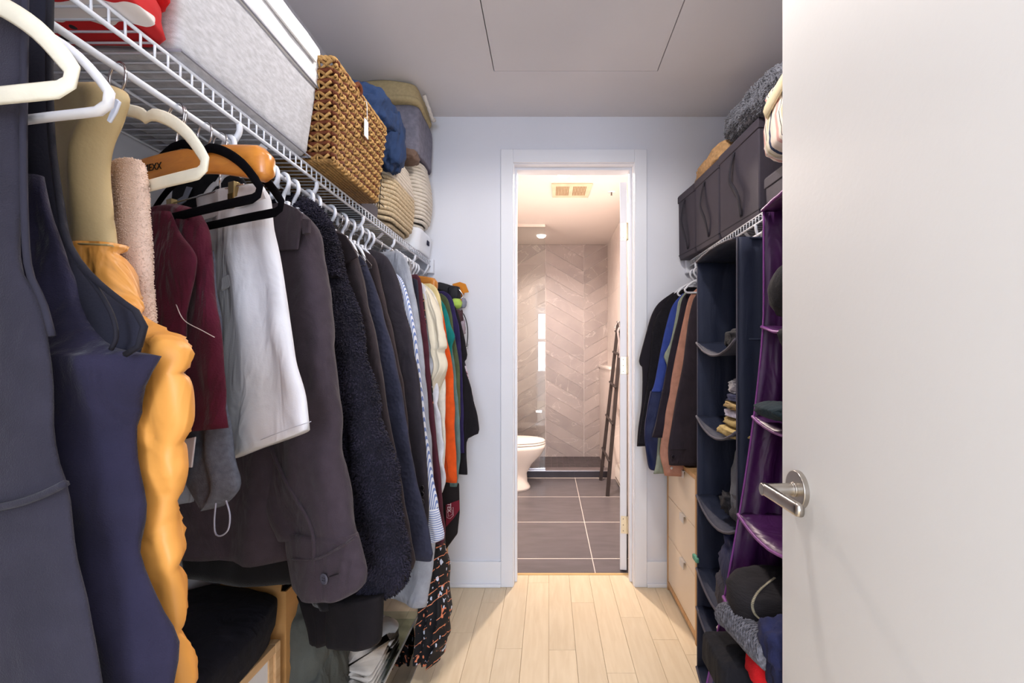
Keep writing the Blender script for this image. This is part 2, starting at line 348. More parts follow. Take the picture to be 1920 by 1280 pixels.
# ceiling with the access hatch cut into it
hx0, hx1, hy0, hy1 = -.238, .470, 1.36, 2.07
struct(MB().box((XL-.1, -.27, CE), (XRR+.1, hy0, CE+.06)).box((XL-.1, hy1, CE), (XRR+.1, 2.6, CE+.06)).box((XL-.1, hy0, CE), (hx0, hy1, CE+.06)).box((hx1, hy0, CE), (XRR+.1, hy1, CE+.06)).box((hx0, hy0, CE+.03), (hx1, hy1, CE+.06)).build('ceiling', ceilm))
g = .0035
tag(box('access_panel', (hx0+g, hy0+g, CE-.0005), (hx1-g, hy1-g, CE+.02), ceilm, bevel=.001), 'flat painted access hatch set flush into the closet ceiling', 'hatch')
for n_, (x, y) in enumerate([(.12, 1.22), (-.05, .30)]):  # the second fixture, by the door, is added out of view for fill
    r = root('recessed_light', (x, y, CE), ['round recessed downlight in closet ceiling beside the access hatch', 'added round downlight, out of view, in closet ceiling just inside the open door'][n_], 'ceiling light')
    MB().lathe([(.045, 0), (.052, -.001), (.052, -.004), (.043, -.005), (.040, -.002)], (x, y, CE), 28, cap=False).build('trim_ring', trimm, r, True)
    MB().lathe([(.001, -.0012), (.040, -.0012)], (x, y, CE), 28, cap=False).build('lens', emis('fff4e8', 14), r)
# casing & jambs
cas = struct(MB().box((DX0-.067, YE-.016, 0), (DX0+.004-.008, YE, DZ+.071)).box((DX1+.008-.004, YE-.016, 0), (DX1+.067, YE, DZ+.071)).box((DX0-.004, YE-.016, DZ+.004), (DX1+.004, YE, DZ+.071)).build('trim_1', trimm, bevel=.002))
MB().box((DX0-.015, YE, 0), (DX0, 2.615, DZ)).box((DX1, YE, 0), (DX1+.015, 2.615, DZ)).box((DX0-.015, YE, DZ), (DX1+.015, 2.615, DZ+.015)).build('jamb', trimm, cas, bevel=.001)
MB().box((DX0, 2.51, 0), (DX0+.012, 2.548, DZ-.012)).box((DX1-.012, 2.51, 0), (DX1, 2.548, DZ-.012)).box((DX0, 2.51, DZ-.012), (DX1, 2.548, DZ)).build('door_stop', trimm, cas, bevel=.001)
def skirting(name, x0, x1):
    b = struct(box(name, (x0, YE-.012, 0), (x1, YE, .128), trimm, bevel=.0015)); box('shoe_molding', (x0, YE-.024, 0), (x1, YE-.012, .018), trimm, b, .004)
skirting('baseboard_left', XL, DX0-.067); skirting('baseboard_right', DX1+.067, XRR)
# ------------------------------------------------------------------ open closet door in the foreground
dm = M('dedddb', .55, .01, 4, .12, 90); nick = M('b9b3ab', .28, .05, 30, .04, 400, metal=1)
dr = root('door_1', (.435, .13, .01), 'large white slab door open in the right foreground', 'door'); dr['kind'] = 'structure'
box('door_leaf', (.435, .10, .012), (.470, .895, 2.10), dm, dr, bevel=.0015)
hc = (.435, .832, .953); hd = root('door_handle', hc); hd.parent = dr; hd.location = Vector(hc)-Vector(dr['o'])
def xl(prof, c, n=40):   # lathe about the X axis, towards -X
    return [[(c[0]-h, c[1]+r*math.cos(2*PI*k/n), c[2]+r*math.sin(2*PI*k/n)) for k in range(n)] for r, h in prof]
MB().loft(xl([(.0325, 0), (.0325, .0085), (.0315, .0095), (.001, .0095)], hc)).build('rose', nick, hd, bevel=.0005)
MB().loft(xl([(.0125, .0095), (.0125, .013), (.0105, .014), (.0105, .066), (.0095, .067)], hc)).build('spindle_neck', nick, hd, bevel=.0004)
m = MB(); rr = []
for i in range(15):
    y = hc[1]+.011-i*.0092; k = 1 if 0 < i < 14 else .85
    rr.append([(hc[0]-.060+.0068*k*math.copysign(abs(math.cos(a))**.7, math.cos(a)), y, hc[2]+.0105*k*math.copysign(abs(math.sin(a))**.7, math.sin(a))) for a in [2*PI*j/20 for j in range(20)]])
m.loft(rr).build('lever', nick, hd, True)
box('latch_plate', (.443, .8945, .925), (.462, .8965, .985), nick, dr)
# room behind the camera: floor and a wall with a daylit window
struct(box('floor_bedroom', (-2.2, -3.4, -.05), (2.2, -1.2, 0), oak))
wy = -3.0
struct(MB().box((-2.2, wy-.1, 0), (-.32, wy, 2.6)).box((.78, wy-.1, 0), (2.2, wy, 2.6)).box((-.32, wy-.1, 0), (.78, wy, .72)).box((-.32, wy-.1, 2.29), (.78, wy, 2.6)).build('wall_bedroom', wallm))
wd = struct(MB().box((-.32, wy-.06, .72), (-.27, wy+.01, 2.29)).box((.73, wy-.06, .72), (.78, wy+.01, 2.29)).box((-.27, wy-.06, .72), (.73, wy+.01, .77)).box((-.27, wy-.06, 2.24), (.73, wy+.01, 2.29)).box((-.27, wy-.05, 1.52), (.73, wy, 1.60)).build('window_1', trimm))
box('daylit_pane', (-.27, wy-.04, .77), (.73, wy-.035, 2.24), emis('dfeaff', 11), wd)
# ------------------------------------------------------------------ bathroom shell
bw = M('e6dcd6', .6, .02, 3, .05, 120)
bc = struct(box('ceiling_bathroom', (-1.0, 2.6, CB), (1.1, YB+.1, CB+.06), bw))
struct(box('wall_bathroom_left', (-1.0, 2.6, 0), (-.9, YB+.1, CB), bw))
wbr = struct(box('wall_bathroom_right', (XB+.004, 2.6, 0), (XB+.1, YB+.1, CB), bw))
struct(MB().box((-1.0, 2.6, 0), (DX0-.015, 2.612, CB)).box((DX1+.015, 2.6, 0), (XB+.1, 2.612, CB)).box((DX0-.015, 2.6, DZ+.015), (DX1+.015, 2.612, CB)).build('wall_bathroom_front', bw))
wbb = struct(box('wall_bathroom_back', (-1.0, YB+.008, 0), (XB+.1, YB+.1, CB), M('f6eee8', bump=0, var=0)))
ch = stone('a49794', 'b6a9a4', 'e6dcd6', 3, .38, .085, .007)
def clip(poly, a, c, keep_ge):
    out = []
    for i, p in enumerate(poly):
        q = poly[(i+1) % len(poly)]; ip = (p[a] >= c) == keep_ge; iq = (q[a] >= c) == keep_ge
        if ip: out.append(p)
        if ip != iq: t = (c-p[a])/(q[a]-p[a]); out.append((p[0]+(q[0]-p[0])*t, p[1]+(q[1]-p[1])*t))
    return out
cw, chh, sl = .443, .150, math.tan(math.radians(30)); jg = .0026
for ci, x0 in enumerate([-.923, -.480, -.037, .406]):
    sg = 1 if ci % 2 == 1 else -1
    for k in range(-3, 20):
        z0 = k*chh+(.05 if sg > 0 else .05+cw*sl)
        x1 = x0+cw; z1 = z0+sg*cw*sl
        poly = [(x0+jg, z0+jg), (x1-jg, z1+jg), (x1-jg, z1+chh-jg), (x0+jg, z0+chh-jg)]
        for a, c, ge in ((1, .004, True), (1, CB-.002, False), (0, XB, False)):
            if poly: poly = clip(poly, a, c, ge)
        if len(poly) < 3: continue
        y = YB-rnd.uniform(0, .0008)
        MB().prism(poly, y, YB+.008).build('tile', ch, wbb)
# right wall of the shower: large pale marble slabs
mar = stone('dccfc9', 'e9dfd9', 'f6efe9', 3, .3, .02)
for j in range(4):
    for i in range(5):
        box('tile', (XB, 4.04+i*.3+.001, j*.615+.001), (XB+.004, 4.04+(i+1)*.3-.001, min((j+1)*.615-.001, CB)), mar, wbr)
# bathroom floor of dark slate tiles
bf = struct(box('floor_bathroom', (-1.0, 2.6, -.05), (XB+.1, YB+.1, -.0006), M('d8cfc8', bump=0, var=0)))
sl_m = wood('5a5558', '676165', 5, (1, 4, 1), .38, .03)
ye = [2.601, 2.797, 3.406, 4.013, 4.622]
for a, b in zip(ye, ye[1:]):
    for x0, x1 in ((-1.0, -.357), (-.357, .253), (.253, XB+.05)):
        box('tile', (x0+.0024, a+.0048, -.0006), (x1-.0024, b-.0048, 0), sl_m, bf)
struct(box('trim_2', (DX0, 2.585, -.012), (DX1, 2.606, .003), M('cfae78', .5), bevel=.001))   # threshold strip
cu = root('shower_curb', (.25, 4.7, 0), 'dark stone shower curb with pale metal edge strip', 'curb')
box('curb_face', (-.9, 4.64, 0), (.2515, 4.66, .062), M('37353c', .3), cu); box('curb_face', (.2535, 4.64, 0), (.63, 4.66, .062), M('37353c', .3), cu)
box('curb_top', (-.9, 4.66, 0), (.63, 4.78, .066), M('6a6062', .35), cu); box('edge_strip', (-.9, 4.637, .060), (.63, 4.662, .068), M('c9c6cc', .3, metal=.8, bump=0), cu)
sf = struct(box('floor_shower', (-.9, 4.78, -.006), (XB, YB+.004, .008), M('82777a', .6)))
mo = wood('3c3639', '554d50', 9, (1, 1, 1), .45, .12)
mos = None
for i in range(12):
    for j in range(12):
        x = -.10+i*.0645; y = 4.784+j*.063
        o = MB().box((0, 0, 0), (.0605, .059, .005)).build('tile', mo, sf) if mos is None else bpy.data.objects.new('tile', mos)
        if mos is None: mos = o.data
        else: COL.objects.link(o); o.parent = sf
        o.location = (x, y, .008)
tag(box('floor_drain', (-.02, 4.80, .0135), (.07, 4.87, .0175), M('e6e0da', .3, metal=.5), bevel=.001), 'small square pale drain cover in the shower floor', 'drain')
# pony ledge
lg = root('shower_ledge', (.63, 4.58, 0), 'low marble clad ledge along shower wall under a pale stone cap', 'ledge')
box('ledge_body', (.585, 4.58, 0), (XB-.001, YB-.002, 1.045), mar, lg, .002); box('ledge_cap', (.572, 4.565, 1.045), (XB-.001, YB-.002, 1.068), M('f0e8e2', .25), lg, .002)
# glass screen
gs = root('shower_glass', (-.3, 4.70, .07), 'clear frameless glass shower screen standing on the dark curb', 'glass screen')
box('glass_pane', (-.89, 4.69, .07), (-.036, 4.70, 2.44), glass('fafcfb'), gs)
chm = M('d8d8dc', .15, 0, bump=0, metal=1)
box('bottom_channel', (-.89, 4.683, .067), (-.036, 4.707, .080), chm, gs); box('top_channel', (-.89, 4.683, 2.435), (-.036, 4.707, CB), M('e4d8d0', .4), gs)
box('clamp', (-.13, 4.68, .62), (-.066, 4.71, .645), chm, gs, .002)
# lights in bathroom
for (x, y), lab in zip([(.105, 3.37), (-.08, 5.12)], ['bright recessed downlight in bathroom ceiling by the air vent', 'bright recessed downlight in ceiling above the shower']):
    r = root('recessed_light', (x, y, CB), lab, 'ceiling light')
    MB().lathe([(.036, 0), (.046, -.001), (.046, -.004), (.036, -.006)], (x, y, CB), 28, cap=False).build('trim_ring', trimm, r, True)
    MB().lathe([(.050, -.002), (.044, -.016), (.028, -.026), (.001, -.030)], (x, y, CB), 28, cap=False).build('lens', emis('fff2e6', 1.8), r)
v = root('exhaust_vent', (.17, 3.70, CB), 'square cream exhaust vent with two banks of slots in bathroom ceiling', 'vent')
vm = M('dcc8ae', .5, bump=0)
MB().prism([(.02, 3.56), (.325, 3.56), (.315, 3.86), (.03, 3.86)], CB-.012, CB, 'xy').build('grille_frame', vm, v, bevel=.003)
for bx in (.055, .185):
    for k in range(9): box('slot', (bx+k*.0115, 3.60, CB-.0135), (bx+k*.0115+.006, 3.80, CB-.0118), M('8f7350', bump=0), v)
sp = root('sprinkler', (.49, 3.75, CB), 'small white round sprinkler cap on bathroom ceiling by the door top', 'sprinkler')
MB().lathe([(.03, 0), (.03, -.004), (.008, -.006)], (.49, 3.75, CB), 20).build('cover_plate', trimm, sp, True); MB().lathe([(.006, -.005), (.004, -.02), (.007, -.028)], (.49, 3.75, CB), 10).build('head', M('6b5f58'), sp)
# bathroom door leaf edge + hinges
rz = math.radians(-10.5); bd = root('door_2', (.425, 2.622, .01), 'white bathroom door swung open inward with brass hinges on its edge', 'door', rz=rz); bd['kind'] = 'structure'
MB().box((-.036, 0, 0), (0, .60, 2.12)).build('door_leaf', trimm, bd, bevel=.001, local=True)
brs = M('e4d8bc', .3, metal=.6, bump=0)
for z in (1.80, 1.07, .20):
    hb = MB().box((-.031, -.0025, z), (-.001, .001, z+.095)).build('hinge', brs, bd, local=True, bevel=.0008)
    for q in (.015, .047, .08): MB().lathe([(.0025, 0), (.0025, .001)], (0, 0, 0), 8).build('screw', M('6b6048', metal=1), hb, local=True).matrix_local = Matrix.Translation((-.018, -.0026, z+q)) @ Matrix.Rotation(PI/2, 4, 'X')
    MB().lathe([(.005, 0), (.006, .01), (.005, .02), (.005, .085), (.006, .095)], (.004, -.004, z), 10).build('hinge_barrel', brs, hb, True, local=True)
# ------------------------------------------------------------------ toilet (faces +X)
cer = M('efe6dd', .18, .01, 3, 0, spec=.5)
t = root('toilet', (-.35, 4.27, 0), 'white ceramic toilet with closed lid left of the bathroom doorway', 'toilet')
def oval(xc, yc, a, b, z, n=40, back=None):
    r = []
    for k in range(n):
        q = 2*PI*k/n; x = xc+a*math.cos(q); 
        if back is not None: x = max(x, back)
        r.append((x, yc+b*math.sin(q), z))
    return r
yc = 4.27
MB().loft([oval(-.42, yc, .255, .155, 0, back=-.64), oval(-.42, yc, .255, .155, .02, back=-.64), oval(-.425, yc, .235, .135, .06, back=-.64), oval(-.42, yc, .225, .125, .14, back=-.64), oval(-.405, yc, .255, .135, .22, back=-.64), oval(-.37, yc, .30, .165, .30, back=-.62), oval(-.35, yc, .315, .185, .36, back=-.60), oval(-.345, yc, .315, .19, .395, back=-.60)]).build('bowl', cer, t, True)
MB().loft([oval(-.345, yc, .305, .185, .398, back=-.58), oval(-.345, yc, .315, .193, .402, back=-.58), oval(-.345, yc, .315, .193, .412, back=-.58), oval(-.345, yc, .308, .188, .416, back=-.58)]).build('seat', M('f3ede6', .2, 0, bump=0), t, True)
MB().loft([oval(-.345, yc, .310, .190, .420, back=-.58), oval(-.345, yc, .315, .194, .426, back=-.58), oval(-.345, yc, .300, .185, .440, back=-.57), oval(-.345, yc, .22, .12, .448, back=-.54)]).build('lid', M('f6f1ea', .2, 0, bump=0), t, True)
box('tank', (-.84, yc-.2, .38), (-.60, yc+.2, .78), cer, t, .02); box('tank_lid', (-.85, yc-.21, .78), (-.59, yc+.21, .815), cer, t, .01)
# ------------------------------------------------------------------ ladder
bk = M('38302f', .6, .08, 20, .1)
ld = root('towel_ladder', (.55, 4.3, 0), 'dark wooden towel ladder leaning against the bathroom right wall', 'ladder')
Aa, Ab = Vector((.492, 4.03, 0)), Vector((.628, 4.12, 1.47)); Ba, Bb = Vector((.490, 4.54, 0)), Vector((.655, 4.52, 1.50))
def bar(a, b, w, d, name, par, mat):
    a, b = Vector(a), Vector(b); z = (b-a).normalized(); y = Vector((0, 1, 0)); x = y.cross(z).normalized(); y = z.cross(x)
    return MB().loft([[p+x*sx*w/2+y*sy*d/2 for sx, sy in ((-1,-1),(1,-1),(1,1),(-1,1))] for p in (a, b)]).build(name, mat, par, bevel=.002)
bar(Aa, Ab, .030, .028, 'rail', ld, bk); bar(Ba, Bb, .030, .028, 'rail', ld, bk)
for f in (.20, .41, .62, .81, .94): MB().tube([Aa.lerp(Ab, f)-Vector((.012, .03, 0)), Ba.lerp(Bb, f)+Vector((-.012, .03, 0))], .011, 10).build('rung', bk, ld, True)
hk = root('towel_strap', (.60, 4.1, 1.3), 'grey strap and metal hook hanging from top of the towel ladder', 'strap')
MB().tube(resample([(.60, 4.08, 1.42), (.585, 4.07, 1.38), (.595, 4.07, 1.30), (.60, 4.08, 1.16)], 14), .012, 8, flat=.4).build('strap', M('9a9090'), hk, True); MB().tube(resample([(.60, 4.08, 1.42), (.59, 4.07, 1.47), (.57, 4.07, 1.44), (.56, 4.07, 1.41)], 14), .004, 6).build('hook', chm, hk, True)
# heater
hh = root('baseboard_heater', (.64, 3.9, 0), 'low white baseboard heater on the bathroom right wall', 'heater')
MB().prism([(.677, .02), (.625, .02), (.622, .125), (.640, .165), (.677, .165)], 3.25, 4.5).build('heater_housing', M('f0e9e2', .4, 0, bump=0), hh, bevel=.002)
box('heater_grille', (.6195, 3.3, .045), (.6235, 4.47, .055), M('7d746e', bump=0), hh)
# ================================================================== WIRE SHELVES
wm = M('dfe2ea', .35, 0, bump=0, spec=.5)
SZ = 1.660
def wire_shelf(name, label, xw, xf, y0, y1):
    s = 1 if xf > xw else -1
    r = root(name, ((xw+xf)/2, (y0+y1)/2, SZ), label, 'shelf')
    MB().tube([(xf, y0, SZ-.001), (xf, y1, SZ-.001)], .0028, 8).build('front_rail', wm, r, True)
    MB().tube([(xf, y0, SZ-.026), (xf, y1, SZ-.026)], .0036, 8).build('lip_rail', wm, r, True)
    MB().tube([(xw+s*.004, y0, SZ-.003), (xw+s*.004, y1, SZ-.003)], .003, 6).build('back_rail', wm, r, True)
    MB().tube([((xw+xf)/2, y0, SZ-.003), ((xw+xf)/2, y1, SZ-.003)], .003, 6).build('middle_rail', wm, r, True)
    me = None; n = int((y1-y0)/.0254)
    for i in range(n+1):
        if me is None:
            o = MB().tube([(xw, 0, 0), (xf-s*.003, 0, 0), (xf+s*.001, 0, -.004), (xf+s*.001, 0, -.026)], .0018, 6, up=(0, 1, 0)).build('cross_wire', wm, r, True, local=True); me = o.data
        else: o = bpy.data.objects.new('cross_wire', me); COL.objects.link(o); o.parent = r
        o.location = (-(xw+xf)/2, y0+i*.0254-(y0+y1)/2, 0)
    xr = ROD_L if s > 0 else ROD_R
    MB().tube([(xr, y0, ROD_Z), (xr, y1, ROD_Z)], .0052, 10).build('hanging_rod', wm, r, True)
    ys = [.93, 1.24, 1.55, 1.86, 2.15, 2.38] if s > 0 else [.6, .95, 1.3, 1.65, 2.0, 2.33]
    for y in ys:
        MB().tube(resample([(xf, y, SZ-.026), (xf-s*.002, y+.002, SZ-.045), (xr-s*.006, y+.006, ROD_Z-.010), (xr-s*.012, y+.006, ROD_Z-.004)], 12), .0055, 8).build('rod_hook', wm, r, True)
    for y in ([1.02, 1.75, 2.2] if s > 0 else [1.0, 1.75]):
        MB().loft([[(xf-s*.004, y-.012, SZ-.03), (xf-s*.004, y+.012, SZ-.03), (xf-s*.008, y+.012, SZ-.034), (xf-s*.008, y-.012, SZ-.034)], [(xw+s*.004, y-.012, SZ-.33), (xw+s*.004, y+.012, SZ-.33), (xw, y+.012, SZ-.334), (xw, y-.012, SZ-.334)]]).build('brace', wm, r)
    a, b = sorted((xf-s*.02, xf+s*.015)); box('end_bracket', (a, y1, SZ-.06), (b, YE-.001, SZ+.012), wm, r, .003)
    return r
wire_shelf('wire_shelf', 'white wire shelf with hanging rod along the left wall', XL, -.600, .12, 2.43)
wire_shelf('wire_shelf', 'white wire shelf with hanging rod along the right wall', XRR, .712, .10, 2.43)

# ================================================================== ON THE LEFT SHELF
T = SZ+.003
# grey fabric storage box
fg = M('c2c3c9', .95, .16, 60, .5, 420, stretch=(1, 1, 3)); fw = M('e2e3e7', .8, .03, 8, .12, 300)
g = root('storage_box', (-.73, .97, T), 'large pale grey fabric storage box with white band on left shelf', 'storage box')
def soft_box(name, b0, b1, z0, z1, mat, par, r=.02, n=20, nz=14, bulge=0, top_round=True, amp=.003, seed=0, bot_r=.02, cap=True):
    """rounded box between bottom rect b0 and top rect b1 (x0,y0,x1,y1)"""
    rings = []
    for i in range(nz+1):
        f = i/nz; z = lerp(z0, z1, f); q = [lerp(a, b, f) for a, b in zip(b0, b1)]
        ins = 0
        if i == 0: ins = bot_r
        if i == 1: z = z0+bot_r*.35; ins = bot_r*.3
        if i == 2: z = z0+bot_r; ins = 0
        if top_round and i == nz: ins = bot_r*.8
        if top_round and i == nz-1: ins = bot_r*.15
        bl = bulge*math.sin(PI*f); q = [q[0]+ins-bl, q[1]+ins-bl, q[2]-ins+bl, q[3]-ins+bl]; ring = []
        cs = [(q[0]+r, q[1]+r, PI), (q[2]-r, q[1]+r, 1.5*PI), (q[2]-r, q[3]-r, 0), (q[0]+r, q[3]-r, .5*PI)]
        pts = []
        for cx, cy, a0 in cs:
            for k in range(5): a = a0+.5*PI*k/4; pts.append((cx+r*math.cos(a), cy+r*math.sin(a)))
        full = []
        for a, b in zip(pts, pts[1:]+pts[:1]):
            d = math.dist(a, b); m_ = max(1, int(d/.03)) if d > .04 else 1
            if d > .04: m_ = 7
            for k in range(m_): full.append((lerp(a[0], b[0], k/m_), lerp(a[1], b[1], k/m_)))
        for x, y in full:
            w = amp*noise.noise(Vector((x*9+seed, y*9, z*9)))*2; cx = (q[0]+q[2])/2; cy = (q[1]+q[3])/2
            ring.append((x+(x-cx)*w*4, y+(y-cy)*w*4, z+w))
        rings.append(ring)
    return MB().loft(rings, cap).build(name, mat, par, smooth=True)
soft_box('body', (-.885, .765, -.592, 1.175), (-.895, .735, -.568, 1.187), T, 1.86, fg, g, r=.012, amp=.0015)
soft_box('band', (-.897, .733, -.5665, 1.189), (-.900, .725, -.560, 1.192), 1.84, 1.935, fw, g, r=.014, amp=.002, bot_r=.002)
MB().tube([(-.895, .75, T+.008), (-.586, .765, T+.008), (-.586, 1.176, T+.008), (-.895, 1.18, T+.008)], .0028, 6).build('piping', M('8d8e98'), g)
MB().tube([(-.9, .732, 1.84), (-.5655, .732, 1.84), (-.5655, 1.190, 1.84), (-.9, 1.19, 1.84)], .0022, 6).build('band_seam', M('8d8e98'), g)
MB().box((-.5615, .80, 1.885), (-.5565, 1.15, 1.925)).build('handle_flap', fw, g, bevel=.002)
# red patterned blanket, in folds
rd = M('d4121a', .95, .12, 20, .5, 300); rb = root('blanket', (-.74, .60, T), 'bright red fleece blanket with black and white print folded on left shelf', 'blanket')
pm = blotch('c01018', ['17171f', 'e8e4e4'], 11, .58)
for k, (z, w, mm) in enumerate([(T+.026, .0, pm), (T+.072, .012, rd), (T+.118, .004, pm), (T+.160, .016, rd)]):
    o = blob((-.738+w, .575, z), (.335, .37, .056), mm, 'fold', rb, .38, .05, 6, seed=k)
# wicker basket with real weave
ba, bb = (-.872, 1.195, -.545, 1.510), (-.885, 1.175, -.528, 1.545); bz0, bz1 = T, 1.910
wk = root('wicker_basket', (-.71, 1.35, T), 'tapered woven seagrass basket with brown and straw strands on left shelf', 'basket')
liner = M('5a3218', .9, .3, 40, .5, 200); straw = [M('b08a54', .7, .35, 90, .6, 500), M('8e6a3c', .75, .35, 90, .6, 500)]; brn = M('5c2c14', .75, .3, 90, .6, 500)
soft_box('inner_wall', (ba[0]+.008, ba[1]+.008, ba[2]-.008, ba[3]-.008), (bb[0]+.008, bb[1]+.008, bb[2]-.008, bb[3]-.008), bz0+.010, bz1-.012, liner, wk, r=.008, bot_r=.004)
def face_pt(side, u, f, off):
    q = [lerp(a, b, f) for a, b in zip(ba, bb)]; z = lerp(bz0, bz1, f)
    if side == 'x': return Vector((q[2]+off, lerp(q[1], q[3], u), z))
    if side == 'y': return Vector((lerp(q[0], q[2], u), q[1]-off, z))
    return Vector((lerp(q[0], q[2], u), q[3]+off, z))
rows = 10
for side, ncol in (('x', 14), ('y', 12)):
    for rr_ in range(rows):
        ma, mb_, mc = MB(), MB(), MB(); f0 = (rr_+.4)/rows
        # zig-zag pair of straw strands and brown strand between
        A = []; B = []; C = []
        for k in range(ncol*6+1):
            t_ = k/(ncol*6); q = t_*ncol*PI
            if side == 'x': da, db = math.sin(q), math.sin(q+PI)
            else: da, db = abs((t_*ncol/2 % 1)*2-1)*2-1, 1-2*abs((t_*ncol/2 % 1)*2-1)
            A.append(face_pt(side, t_, f0+da*.33/rows, .003+.0035*math.cos(q))); B.append(face_pt(side, t_, f0+db*.33/rows, .003-.0035*math.cos(q)))
            C.append(face_pt(side, t_, min(1, f0+.45/rows+.10/rows*math.sin(q*.9)), .0015+.002*math.sin(q)))
        ma.tube(A, .0040, 5); mb_.tube(B, .0040, 5); mc.tube(C, .0062, 5)
        ma.build('strand', straw[0], wk, True); mb_.build('strand', straw[1], wk, True); mc.build('strand', brn, wk, True)
    for k in range(ncol*2):
        u = (k+.5)/(ncol*2) if side == 'x' else None
        if side == 'y' and k >= ncol//2: break
        if side == 'y': u = (k+.5)/(ncol//2)
        m = MB()
        for rr_ in range(rows):
            f0 = (rr_+.4)/rows; m.tube([face_pt(side, u, f0-.28/rows, .002), face_pt(side, u, f0-.1/rows, .0085), face_pt(side, u, f0+.1/rows, .0085), face_pt(side, u, f0+.28/rows, .002)], .0022, 5)
        o = m.build('upright_ties', straw[0], wk, True); o['kind'] = 'stuff'
def rope_ring(name, pts, r, mat, par, turns=90, strands=3):
    """twisted rope following closed loop"""
    for s_ in range(strands):
        out = []; n = len(pts)
        tot = turns*6
        for k in range(tot):
            t_ = k/tot*n; i = int(t_); p = pts[i % n].lerp(pts[(i+1) % n], t_-i); d = (pts[(i+1) % n]-pts[i % n]).normalized(); a = Vector((0, 0, 1)); b = d.cross(a).normalized()
            q = 2*PI*k/6*.5+2*PI*s_/strands; out.append(p+a*math.cos(q)*r*.5+b*math.sin(q)*r*.5)
        MB().tube(out, r*.62, 5, closed=True).build(name, mat, par, True)
def rect_pts(q, z, n=12):
    c = [Vector((q[0], q[1], z)), Vector((q[2], q[1], z)), Vector((q[2], q[3], z)), Vector((q[0], q[3], z))]
    return [a.lerp(b, k/n) for a, b in zip(c, c[1:]+c[:1]) for k in range(n)]
rope_ring('rim', rect_pts(bb, bz1), .008, straw[0], wk); rope_ring('base_rim', rect_pts(ba, bz0+.005), .006, straw[1], wk)
m = MB()
for k in range(36):
    x = lerp(ba[0], ba[2], k/35); m.tube([(x, ba[1], bz0+.002), (x, ba[3], bz0+.002)], .0045, 5)
for o in [m.build('base_weave', straw[1], wk, True)]: o['kind'] = 'stuff'
MB().tube(resample([(-.524, 1.36, 1.905), (-.516, 1.36, 1.90), (-.515, 1.361, 1.85)], 8), .001, 5).build('tag_string', M('e8e6e4'), wk); MB().box((-.518, 1.345, 1.80), (-.5155, 1.372, 1.85)).build('tag', M('eef0f4', bump=0, var=0), wk, bevel=.001)
MB().tube(resample([(-.53, 1.30, 1.905), (-.52, 1.31, 1.925), (-.522, 1.33, 1.912), (-.53, 1.32, 1.90)], 12), .007, 6).build('handle_loop', brn, wk, True)
# blue jeans-like cloth draping out of the wire basket
bl = root('blue_cloth', (-.66, 1.62, T+.2), 'crumpled denim blue cloth hanging over edge behind wicker basket', 'cloth')
blm = M('22365a', .85, .2, 10, .4, 260, crease=1)
blob((-.63, 1.70, 2.02), (.18, .26, .16), blm, 'upper_fold', bl, .8, .16, 5, seed=3, nu=60, nv=36, folds=3); blob((-.575, 1.76, 1.965), (.09, .15, .22), blm, 'lower_fold', bl, .85, .18, 5, seed=5, nu=60, nv=36); blob((-.60, 1.82, 1.95), (.07, .09, .15), blm, 'side_fold', bl, .85, .18, 5, seed=9)
blob((-.71, 1.64, 2.06), (.22, .16, .10), blm, 'back_fold', bl, .8, .15, 5, seed=8)
wbk = root('wire_basket', (-.72, 1.72, T+.04), 'pale bin with black wire grid standing behind the wicker basket', 'basket')
soft_box('lining', (-.88, 1.56, -.615, 1.735), (-.89, 1.555, -.600, 1.74), T+.045, 1.955, M('d9d8da'), wbk, r=.02)
for k in range(8):
    z = T+.06+k*.034; MB().tube([(-.88, 1.552, z), (-.61, 1.552, z), (-.598, 1.56, z), (-.598, 1.742, z)], .0014, 5).build('grid_wire', M('1c1c20'), wbk)
for k in range(9):
    y = 1.565+k*.021; MB().tube([(-.612, y, T+.05), (-.597, y, 1.955)], .0014, 5).build('grid_wire', M('1c1c20'), wbk)
tag(soft_box('grey_case', (-.88, 1.552, -.608, 1.70), (-.88, 1.552, -.604, 1.70), T, T+.042, M('57535a', .8), None, r=.006, bot_r=.003), 'flat charcoal case lying under the wire basket on left shelf', 'case')
# rope baskets: coiled cord, one ring object per coil
def rope_basket(label, q, z0, z1, nc, mats, split, par_loc, bl=.02, hb=None):
    r = root('rope_basket', par_loc, label, 'basket')
    for i in range(nc):
        f = (i+.5)/nc; z = lerp(z0, z1, f); e = bl*math.sin(PI*min(1, f*1.0))*1.0-(.05*(max(0, 1-f*5)**2)); rc = .085; pts = []
        x0, y0, x1, y1 = q[0]-e, q[1]-e, q[2]+e, q[3]+e
        for cx, cy, a0 in ((x0+rc, y0+rc, PI), (x1-rc, y0+rc, 1.5*PI), (x1-rc, y1-rc, 0), (x0+rc, y1-rc, .5*PI)):
            for k in range(8): a = a0+.5*PI*k/7; pts.append((cx+rc*math.cos(a), cy+rc*math.sin(a), z+.0015*math.sin(5*a+i)))
        MB().tube(pts, (z1-z0)/nc*.54, 6, closed=True).build('coil', mats[0] if i < split else mats[1], r, True)
    MB().loft([[(lerp(q[0], q[2], .5)+math.cos(a)*(q[2]-q[0])*.42*s_, lerp(q[1], q[3], .5)+math.sin(a)*(q[3]-q[1])*.42*s_, z) for a in [2*PI*k/20 for k in range(20)]] for s_, z in ((1, z0+.002), (1.04, z0+.008))]).build('base', mats[0], r, True)
    return r
tan_r = M('cdbb9c', .9, .3, 110, .7, 500); crm = M('d8cfc2', .9, .08, 60, .5, 400)
rope_basket('large coiled rope basket with tan lower half and cream top on left shelf', (-.87, 1.77, -.605, 2.12), T, 1.965, 19, (tan_r, crm), 12, (-.74, 1.95, T))
